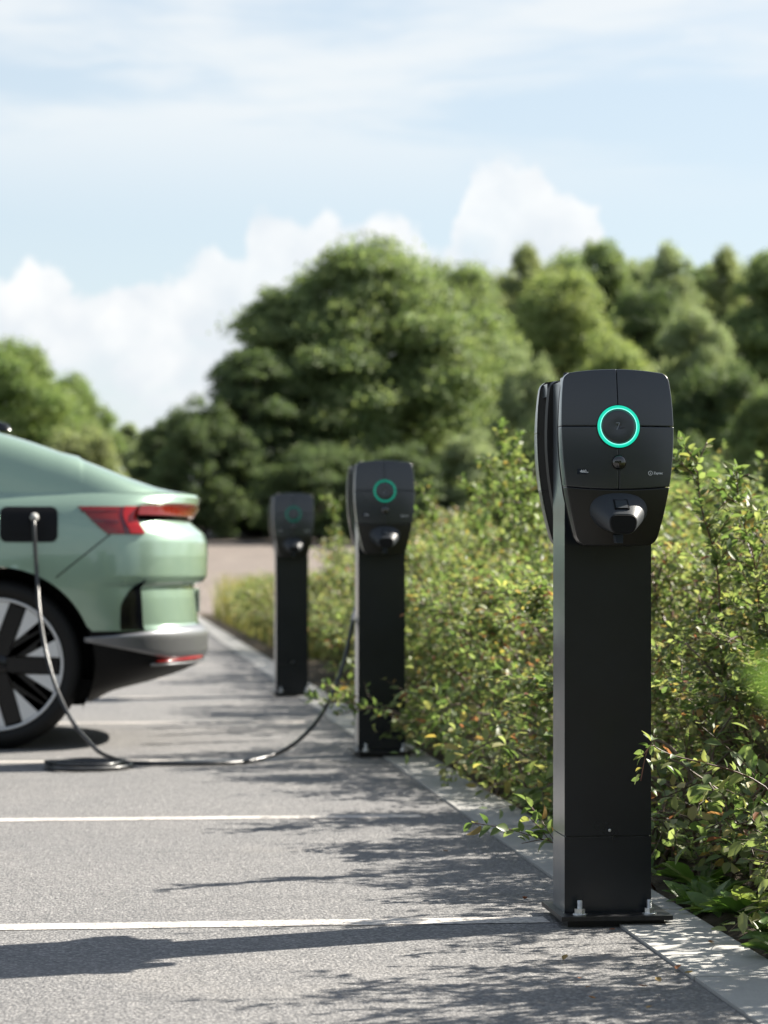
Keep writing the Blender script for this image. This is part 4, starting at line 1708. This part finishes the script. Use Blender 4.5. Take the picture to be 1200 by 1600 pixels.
for i, y in enumerate(front_row):
    far = i / len(front_row)
    k = rngh.randrange(6)
    h = rngh.uniform(0.56, 0.86)
    if y > 21:
        h *= 0.8
    lab = 'leafy green hedge shrub in the front row, %s from the near end' % ORD[i]
    put_shrub(1.84 + rngh.uniform(-0.05, 0.10), y, k, lab, (rngh.uniform(0.92, 1.1), rngh.uniform(0.92, 1.1), h), rngh.uniform(0, 6.28), leaves=140 if 5.6 < y < 8.6 else 0)
for i, y in enumerate(back_row):
    h = rngh.uniform(0.84, 1.06)
    lab = 'hedge shrub in the back row, %s from the near end' % ORD[i]
    put_shrub(2.50 + rngh.uniform(-0.12, 0.15), y, rngh.randrange(6), lab, (1.15, 1.15, h), rngh.uniform(0, 6.28), grp='hedge shrubs in the back row')

y = 11.4
i = 0
while y < 22:
    put_shrub(3.10 + rngh.uniform(-0.15, 0.15), y, rngh.randrange(6), 'tall shrub at the back of the hedge, %s from the near end' % ORD[i], (1.3, 1.3, rngh.uniform(1.02, 1.20)), rngh.uniform(0, 6.28), grp='tall shrubs at the back of the hedge')
    y += rngh.uniform(0.85, 1.15)
    i += 1
for i, (x, y, h, k) in enumerate([(1.95, 5.22, 1.0, 0), (2.08, 6.60, 1.0, 2), (2.0, 7.15, 0.86, 3)]):
    put_shrub(x, y, k, 'tall hedge shrub past the right edge beside the nearest post, %s one' % ORD[i], (0.95, 0.95, h), 0.7 * i, grp='tall hedge shrubs beside the nearest post')
# low undergrowth between the hedge and the kerb
y = 4.9
i = 0
while y < 15 and i < 30:
    put_shrub((1.63 if y < 6.5 else 1.47 if 8.2 < y < 12 else 1.55) + rngh.uniform(-0.04, 0.06), y, rngh.randrange(6), 'low leafy undergrowth clump against the kerb, %s from the near end' % ORD[i], (rngh.uniform(0.75, 1.0), rngh.uniform(0.9, 1.2), rngh.uniform(0.55, 1.1)), rngh.uniform(0, 6.28), grp='low undergrowth along the kerb', pool=GCV)
    y += rngh.uniform(0.28, 0.42)
    i += 1


# single long shoots
def make_shoot(label, pts, leaf_len=0.036, step=0.016, seed=1, rad=0.0032, cane='cane2', side_twigs=0, leafparts=True, spread=0.95, tilt=0.6):
    rs = np.random.RandomState(seed)
    o0 = Vector(pts[0])
    pl = spline([Vector(p) - o0 for p in pts], 8)
    nn = len(pl)
    t_ = thing('leafy_shoot', label, 'shoot', o0, group='long shoots sticking out of the hedge')
    v, f = tube(pl, [rad * (1 - 0.75 * i / (nn - 1)) for i in range(nn)], 6)
    parts = [(v, f)]
    lines = [pl]
    for _ in range(side_twigs):
        i = rs.randint(nn // 4, nn - 2)
        dv = Vector(rs.normal(size=3)).normalized() * 0.8 + (pl[i + 1] - pl[i]).normalized() * 0.7 + Vector((0, 0, 0.2))
        ln = rs.uniform(0.05, 0.14)
        tw = spline([pl[i], pl[i] + dv * ln * 0.5, pl[i] + dv * ln + Vector((0, 0, -0.01))], 4)
        parts.append(tube(tw, [rad * 0.4] * len(tw), 4))
        lines.append(tw)
    v, f = join_vf(parts)
    link('stem', mesh('stem', v, f, M[cane], True), t_)
    for li, ln_ in enumerate(lines):
        acc = 0.0
        for i in range(len(ln_) - 1):
            if li == 0 and i < 0.25 * nn:
                continue
            seg = ln_[i + 1] - ln_[i]
            acc += seg.length
            while acc > step:
                acc -= step
                ax = seg.normalized()
                sd = Vector(rs.normal(size=3))
                sd = (sd - ax * sd.dot(ax)).normalized()
                d = (ax * 0.6 + sd * spread + Vector((0, 0, 0.1))).normalized()
                nz = (Vector((0, 0, 1)) + Vector(rs.normal(size=3)) * tilt).normalized()
                sx = nz.cross(d).normalized()
                m_ = Matrix((d, sx, d.cross(sx))).transposed()
                link('leaf', LEAF1[rs.randint(3)], t_, loc=ln_[i].lerp(ln_[i + 1], rs.uniform()) + d * 0.004, rot=m_.to_euler(), scale=leaf_len * rs.uniform(0.6, 1.2))
    return t_


# branch in front of the middle post
A = world_at(735, 1150, 10.75)
make_shoot('pale leafy branch lying across the foot of the middle post',
           [Vector((A.x + 0.12, A.y + 0.1, 0.0)), A, world_at(690, 1140, 10.70), world_at(640, 1122, 10.72), world_at(585, 1106, 10.8), world_at(530, 1097, 10.9), world_at(475, 1093, 11.0)], 0.040, 0.016, 3, 0.006, 'cane2', 9)
make_shoot('short twig rising from the branch before the middle post',
           [world_at(640, 1122, 10.74), world_at(610, 1108, 10.74), world_at(578, 1090, 10.74), world_at(569, 1065, 10.74)], 0.03, 0.03, 5, 0.0035, 'cane2', 1)
# sprig left of the near post foot
B = world_at(905, 1330, 6.45)
make_shoot('small sprig with drooping leaves left of the nearest post foot',
           [Vector((B.x + 0.22, B.y + 0.15, 0.0)), Vector((B.x + 0.1, B.y + 0.05, 0.13)), world_at(880, 1320, 6.45), world_at(850, 1312, 6.45), world_at(815, 1318, 6.45)], 0.036, 0.013, 11, 0.003, 'cane', 5)
# sprig over the right edge of the near post
B = world_at(1045, 1185, 5.80)
make_shoot('small sprig overlapping the right edge of the nearest post',
           [Vector((1.50, 5.75, 0.0)), Vector((1.46, 5.74, 0.30)), world_at(1045, 1178, 5.80), world_at(1020, 1165, 5.78), world_at(1004, 1180, 5.76)], 0.026, 0.012, 13, 0.0025, 'cane', 3)
# shoot that hangs into view close to the camera at the right edge
make_shoot('blurred olive shoot close to the camera at the right edge',
           [Vector((1.50, 1.75, 0.0)), Vector((1.20, 1.65, 0.60)), Vector((0.75, 1.30, 0.84)), Vector((0.36, 1.0, 0.79)), world_at(1180, 1165, 0.86)], 0.034, 0.040, 31, 0.0022, 'cane2', 0)
for o in bpy.data.objects['leafy_shoot'].users_collection[0].objects:
    if o.parent and o.name.startswith('leaf') and o.parent.get('label', '').startswith('blurred'):
        o.material_slots[0].link = 'OBJECT'
        o.material_slots[0].material = M['weed']
# tall sprigs that stand above the hedge
for i, (px, top, X, sd, lab) in enumerate([
        (782, 668, 1.75, 21, 'tallest leafy sprig above the hedge left of the nearest post'),
        (800, 708, 1.78, 22, 'second tall sprig leaning above the hedge left of the nearest post'),
        (764, 712, 1.80, 28, 'third tall sprig just left of the tallest sprig above the hedge'),
        (822, 752, 1.74, 29, 'leafy sprig at the hedge top touching the nearest post from the left'),
        (1088, 712, 1.62, 23, 'thin red sprig at the hedge top right of the nearest post'),
        (1150, 725, 1.75, 24, 'bushy sprig at the hedge top near the right edge'),
        (735, 760, 1.8, 25, 'sprig at the hedge top midway between the two nearer posts'),
        (520, 790, 1.7, 26, 'sprig at the hedge top between the two farther posts'),
        (672, 775, 1.65, 27, 'sprig at the hedge top just right of the middle post')]):
    tp = world_at(px, top, X=X)
    low = Vector((tp.x + 0.1, tp.y + 0.12, 0.35))
    make_shoot(lab, [Vector((tp.x + 0.1, tp.y + 0.15, 0.0)), low, tp.lerp(low, 0.45) + Vector((0.03, 0, 0)), tp.lerp(low, 0.18), tp], 0.036, 0.0085, sd, 0.0045, 'cane', 20)


# ------------------------------------------------------------------ weeds at the foot of the hedge
WLEAF = [single_leaf_mesh('leaf', M['weed'], L=1, W=0.34, n_=8, fold=0.25, droop=0.45, wave=0.16, shape=1.5),
         single_leaf_mesh('leaf', M['weed'], L=1, W=0.42, n_=8, fold=0.3, droop=0.25, wave=0.10, shape=1.3),
         single_leaf_mesh('leaf', M['weed'], L=1, W=0.58, n_=7, fold=0.2, droop=0.35, wave=0.0, shape=0.9)]
rw = random.Random(9)


def weed_proto(k):
    t_ = thing('broadleaf_weed', '', 'weed', (0, 0, 0), group='weeds at the foot of the hedge')
    nl = rw.randrange(11, 16)
    for i in range(nl):
        a = i * 2.4 + rw.uniform(-.3, .3)
        el = R(rw.uniform(18, 72))
        L = rw.uniform(0.07, 0.16) * (1.15 if k % 3 == 0 else 0.8)
        m_ = Matrix.Rotation(a, 3, 'Z') @ Matrix.Rotation(-el, 3, 'Y') @ Matrix.Rotation(rw.uniform(-.5, .5), 3, 'X')
        link('leaf', WLEAF[(k + rw.randrange(2)) % 3], t_, loc=(0.012 * math.cos(a), 0.012 * math.sin(a), 0.0), rot=m_.to_euler(), scale=L)
    return t_


protos = [weed_proto(k) for k in range(6)]
spots = []
yy = 5.25
while len(spots) < 30:
    spots.append((rw.uniform(1.375, 1.50), yy + rw.uniform(-.05, .05)))
    yy += 0.075 if yy < 6.6 else 0.26
for i, (x, y) in enumerate(spots):
    o = protos[i] if i < 6 else copy_tree(protos[rw.randrange(6)])
    o.location = (x, y, 0.004)
    o.rotation_euler = (0, 0, rw.uniform(0, 6.28))
    s_ = rw.uniform(0.48, 0.85)
    o.scale = (s_, s_, s_)
    o['label'] = 'green broad-leaved weed beside the kerb, %s from the near end' % ORD[i]
    o['group'] = 'weeds at the foot of the hedge'

# tall dry weeds past the last post
def grass_mesh(name, n_, sx, sy, h0, h1, seed, mat, width=0.006):
    rs = np.random.RandomState(seed)
    P = np.stack([rs.uniform(-sx, sx, n_), rs.uniform(-sy, sy, n_), np.zeros(n_)], 1)
    H = rs.uniform(h0, h1, n_)[:, None]
    a = rs.uniform(0, 6.28, n_)
    ln = rs.uniform(0.05, 0.45, n_)[:, None]
    D = np.stack([np.cos(a), np.sin(a), np.zeros(n_)], 1)
    Sd = np.stack([-np.sin(a), np.cos(a), np.zeros(n_)], 1) * width
    Z = np.array([[0, 0, 1.0]])
    m = P + Z * H * 0.55 + D * H * ln * 0.35
    t = P + Z * H + D * H * ln
    Vv = np.stack([P - Sd, P + Sd, m - Sd * 0.8, m + Sd * 0.8, t], 1).reshape(-1, 3)
    o = (np.arange(n_) * 5)[:, None]
    tr = np.array([[0, 1, 3], [0, 3, 2], [2, 3, 4]])
    return mesh_np(name, Vv, (o[:, None, :] + tr[None]).reshape(-1, 3), mat)


gm = grass_mesh('verge_grass', 9000, 1.0, 9.0, 0.2, 0.75, 4, M['drygrass'], 0.008)
o = link('verge_grass', gm, loc=(2.5, 31.0, 0.0), kind='stuff')
o['label'] = 'tall dry grass and weeds beyond the farthest post'
o['category'] = 'grass'
for i, (x, y, h) in enumerate([(1.75, 25.2, 0.62), (1.85, 26.6, 0.6), (1.8, 28.4, 0.55), (2.1, 30.2, 0.6), (1.9, 32.4, 0.55), (2.2, 34.8, 0.6)]):
    put_shrub(x, y, i, 'low bush in the dry grass past the farthest post, %s along' % ORD[i], (1.1, 1.1, h), i * 1.3, grp='low bushes past the farthest post')

# fallen leaves on the asphalt and kerb
LIT = single_leaf_mesh('fallen_leaf', M['litter'], L=0.034, W=0.018, droop=-0.2, fold=0.35)
rf = random.Random(12)
flp = [(908, 1528), (1032, 1534), (1012, 1541), (1057, 1514), (1070, 1520), (915, 1542), (962, 1452), (1107, 1472), (1115, 1474), (880, 1500), (700, 1330), (820, 1405), (930, 1560), (1010, 1575)]
wh = ['on dark asphalt left of the kerb', 'on shaded asphalt near the kerb', 'in the shade beside the kerb joint', 'against the kerb edge', 'against the kerb joint', 'on shaded asphalt below the post', 'at the post base plate', 'on the kerb by the weeds', 'beside another leaf on the kerb', 'in the shadow below the post',
      'far out by the second bay line', 'near the kerb behind the post', 'low in the shaded patch', 'nearest the bottom of the shade']
for i, (px, py) in enumerate(flp):
    zz = 0.012 if px > 1085 else 0.006
    p = ground_at(px, py, zz)
    thing('fallen_leaf', 'small brown fallen leaf ' + wh[i], 'leaf', p, (rf.uniform(-.2, .2), rf.uniform(-.2, .2), rf.uniform(0, 6.28)), 'fallen leaves on the ground', me=LIT, scale=rf.uniform(0.4, 0.75))

# ------------------------------------------------------------------ trees
def tree_meshes(seed, H, RX, n_clump, per, leaf, base=0.12, shape='round', squash=1.0):
    """trunk+limbs mesh and crown mesh for a tree of height H, half width RX"""
    rs = np.random.RandomState(seed)
    cz0, cz1 = H * base, H
    C_ = []
    tries = 0
    n_l = {'cone': 34, 'round': 22, 'oval': 18}[shape]
    lobes = []
    for k in range(n_l):
        q = (k + 0.5) / n_l
        if shape == 'cone':
            w = math.sqrt(max(0.0, 1 - ((q - 0.30) / 0.72) ** 2))
        elif shape == 'round':
            w = math.sin(math.pi * min(1, 0.20 + 0.72 * q)) ** 0.7
        else:
            w = math.sin(math.pi * min(1, 0.25 + 0.66 * q)) ** 0.8
        lr = RX * rs.uniform(0.26, 0.42) * (0.75 + 0.25 * w) * (1.0 if shape == 'cone' else 1.15)
        a = k * 2.4 + rs.uniform(-0.5, 0.5)
        rr_ = max(0.0, RX * w * rs.uniform(0.85, 1.12) - lr * 0.9)
        lobes.append((np.array([rr_ * math.cos(a), rr_ * math.sin(a) * squash, cz0 + (cz1 - cz0) * q * 0.93]), lr))
    while len(C_) < n_clump and tries < 20000:
        tries += 1
        c0, lr = lobes[rs.randint(n_l)]
        u = rand_unit(1, rs)[0]
        u[2] = abs(u[2]) * 1.0 if rs.uniform() < 0.72 else u[2]
        p = c0 + u * lr * rs.uniform(0.15, 1.0) ** 0.4 * np.array([1.0, 1.0, 0.9])
        if p[2] < 0.02 * H or any(np.linalg.norm(p - q_) < RX * 0.07 for q_ in C_):
            continue
        if rs.uniform() < 0.22:
            p = p + u * lr * rs.uniform(0.15, 0.38)
        C_.append(p)
    zt_ = max(p[2] for p in C_)
    C_ = [p * np.array([1, 1, H * 0.965 / zt_]) for p in C_]
    C_ = np.array(C_)
    P, D, N = [], [], []
    cr = RX * (0.140 if shape == 'cone' else 0.155)
    for c in C_:
        s = cr * rs.uniform(0.4, 1.65)
        k = int(per * (s / cr) ** 2)
        u = rand_unit(k, rs)
        u[:, 2] = np.where(u[:, 2] < -0.25, -u[:, 2] * 0.5, u[:, 2])
        rad = s * (rs.uniform(0.15, 1.0, k) ** 0.6 * np.where(rs.uniform(size=k) < 0.16, rs.uniform(1.1, 1.45, k), 1.05))[:, None]
        q = c + u * rad * np.array([[1.1, 1.1, 0.85]])
        P.append(q)
        D.append(u * 0.6 + rand_unit(k, rs) * 0.8 + np.array([[0, 0, -0.2]]))
        N.append(u * 0.9 + rand_unit(k, rs) * 0.7 + np.array([[0, 0, 0.35]]))
    P, D, N = np.concatenate(P), np.concatenate(D), np.concatenate(N)
    n_ = len(P)
    L = leaf * rs.uniform(0.6, 1.4, n_)
    crown = quad_leaves('crown', P, D, N, L, L * rs.uniform(0.6, 0.9, n_))
    parts = []
    tr = [Vector((0, 0, -0.4)), Vector((rs.normal() * .1, rs.normal() * .1, H * 0.25)), Vector((rs.normal() * .25, rs.normal() * .25, H * 0.55)), Vector((rs.normal() * .3, rs.normal() * .3, H * 0.88))]
    pl = spline(tr, 5)
    nn = len(pl)
    parts.append(tube(pl, [H * 0.022 * (1 - 0.85 * i / (nn - 1)) + 0.01 for i in range(nn)], 8, False))
    for c in C_[:: max(1, len(C_) // 45)]:
        zf = min(0.85, max(0.12, (c[2] / H) * 0.75))
        i = int(zf * (nn - 1))
        p0 = pl[i]
        p1 = Vector(c)
        md = p0.lerp(p1, 0.5) + Vector((0, 0, -0.04 * H))
        parts.append(tube(spline([p0, md, p1], 4), [H * 0.007 * (1 - 0.8 * j / 8) for j in range(9)], 5, False))
    v, f = join_vf(parts)
    return mesh('trunk', v, f, M['bark'], True), crown


TV = {
    'big': tree_meshes(1, 10.0, 4.6, 520, 270, 0.130, base=0.06, shape='cone'),
    'round': tree_meshes(2, 10.0, 3.6, 330, 240, 0.13, base=0.10, shape='round'),
    'round2': tree_meshes(3, 10.0, 3.2, 320, 240, 0.125, base=0.08, shape='round'),
    'tall': tree_meshes(4, 10.0, 2.6, 280, 230, 0.115, base=0.10, shape='oval'),
    'bush': tree_meshes(5, 10.0, 5.2, 230, 250, 0.19, base=0.02, shape='round'),
}


def put_tree(kind, label, px, top_py, depth, width_px, cm, rz, grp, nm='tree'):
    p = world_at(px, depth=depth)
    z0 = terr(p.y) - 0.05
    top = CAM_Z + (881 - top_py) / F_PX * depth
    H = top - z0
    half = width_px / 2 / F_PX * depth
    tm, cmesh = TV[kind]
    width_px *= 1.22 if depth < 90 else 1.5
    base_half = {'big': 4.6, 'round': 3.6, 'round2': 3.2, 'tall': 2.6, 'bush': 5.2}[kind] * 1.12
    sx, sz = half / base_half, H / 10.4
    r = thing(nm, label, 'tree' if nm != 'bush' else 'bush', (p.x, p.y, z0), (0, 0, rz), grp, scale=(sx, sx, sz))
    link('trunk', tm, r)
    c = link('crown', cmesh, r, kind='stuff')
    if not cmesh.materials:
        cmesh.materials.append(CROWNS[0])
    c.material_slots[0].link = 'OBJECT'
    c.material_slots[0].material = CROWNS[cm]
    return r


TREES = [
    # kind, label, px, top, depth, width, crown colour
    ('big', 'broad tall green tree rising behind the two farther posts', 575, 352, 84, 480, 0, 0.4),
    ('round', 'rounded tree merging with the right flank of the broad tree', 705, 398, 87, 270, 0, 2.1),
    ('round2', 'dark tree on the left flank of the broad tree', 452, 430, 83, 260, 0, 1.0),
    ('round2', 'dark lower tree standing left of the broad tree', 395, 535, 80, 220, 1, 3.3),
    ('bush', 'dark bushy tree low beside the car tail', 318, 618, 78, 190, 1, 5.1),
    ('round', 'small dark tree left of the dark bushy tree above the car tail', 262, 648, 88, 130, 1, 0.9),
    ('big', 'rounded fresh green tree at the left edge above the car roof', 20, 516, 70, 300, 5, 2.7),
    ('big', 'green tree on the right shoulder of the left rounded tree', 110, 572, 73, 170, 5, 0.2),
    ('tall', 'pale grey-green far tree in the gap above the car hatch', 200, 655, 110, 90, 2, 1.4),
    ('tall', 'second pale far tree in the gap above the car hatch', 235, 668, 118, 80, 2, 4.4),
    ('tall', 'olive topped tree left in the row behind the nearest post', 822, 364, 104, 120, 4, 0.5),
    ('round', 'yellow-green tree above and left of the nearest post head', 880, 410, 96, 230, 3, 1.9),
    ('round2', 'mid green tree directly above the nearest post head', 942, 358, 106, 165, 0, 3.0),
    ('tall', 'tall grey-green tree right above the nearest post head', 1045, 362, 104, 130, 2, 4.0),
    ('round', 'dark green tree behind the grey-green tree on the right', 1010, 440, 98, 190, 1, 5.5),
    ('tall', 'tall tree near the right edge of the picture', 1133, 368, 106, 110, 4, 0.7),
    ('round2', 'tree cut by the right edge of the picture', 1215, 375, 100, 240, 0, 2.2),
    ('round', 'pale willow-like tree at right among darker trees', 1085, 470, 92, 170, 2, 3.9),
    ('round', 'far olive tree filling the gap above the yellow-green tree', 772, 412, 112, 190, 4, 2.4),
    ('round2', 'far green tree between the two tall trees at right', 1090, 398, 114, 200, 0, 5.2),
    ('round', 'far green tree behind the mid green tree above the post', 885, 384, 114, 210, 0, 1.2),
    ('round2', 'far tree behind the tall grey-green tree', 1000, 386, 116, 210, 2, 0.6),
    ('round', 'far tree filling the skyline by the right edge', 1172, 402, 116, 210, 2, 3.6),
    ('bush', 'dark bush right of the nearest post head', 1120, 560, 86, 230, 1, 1.1),
    ('bush', 'yellow-green bush behind the nearest post head', 960, 510, 88, 230, 3, 2.9),
    ('bush', 'grey-green bush left of the nearest post head', 830, 545, 80, 150, 2, 4.6),
    ('bush', 'mid green bush at right behind the hedge', 1200, 590, 82, 170, 0, 0.1),
    ('bush', 'low pale bush behind the hedge right of the middle post', 735, 670, 76, 190, 2, 5.9),
    ('bush', 'low dark bush behind the hedge left of the nearest post', 860, 660, 74, 170, 1, 3.5),
    ('bush', 'low dark bush behind the two farther posts', 500, 690, 76, 230, 1, 2.0),
    ('bush', 'low dark bush right behind the middle post', 620, 690, 75, 200, 1, 0.3),
    ('bush', 'olive bush at the foot of the left rounded tree', 120, 660, 66, 190, 4, 1.6),
    ('bush', 'low dark bush at far right behind the hedge', 1060, 670, 72, 200, 1, 4.1),
    ('bush', 'low dark bush at the field edge behind the farthest post', 400, 715, 80, 200, 1, 5.0),
]
for i, (x, y, sc, k, cm) in enumerate([(-11, -24, 0.95, 'round', 1), (-5.5, -27, 1.05, 'round2', 0), (0.5, -25, 0.9, 'big', 1), (7, -23, 0.95, 'round', 0), (13, -26, 1.0, 'round2', 1), (-17, -22, 0.9, 'big', 0)]):
    tm, cmesh = TV[k]  # out of view, added so posts and car reflect something dark
    r = thing('tree', 'unseen tree added behind the camera for dark reflections, %s from the left' % ORD[i], 'tree', (x, y, -0.05), (0, 0, i * 1.1), 'added trees behind the camera', scale=sc)
    link('trunk', tm, r)
    c = link('crown', cmesh, r, kind='stuff')
    if not cmesh.materials:
        cmesh.materials.append(CROWNS[0])
    c.material_slots[0].link = 'OBJECT'
    c.material_slots[0].material = CROWNS[cm]
for k, lab, px, top, dep, w, cm, rz in TREES:
    put_tree(k, lab, px, top, dep, w, cm, rz, 'trees and bushes behind the parking lot', 'bush' if k == 'bush' else 'tree')
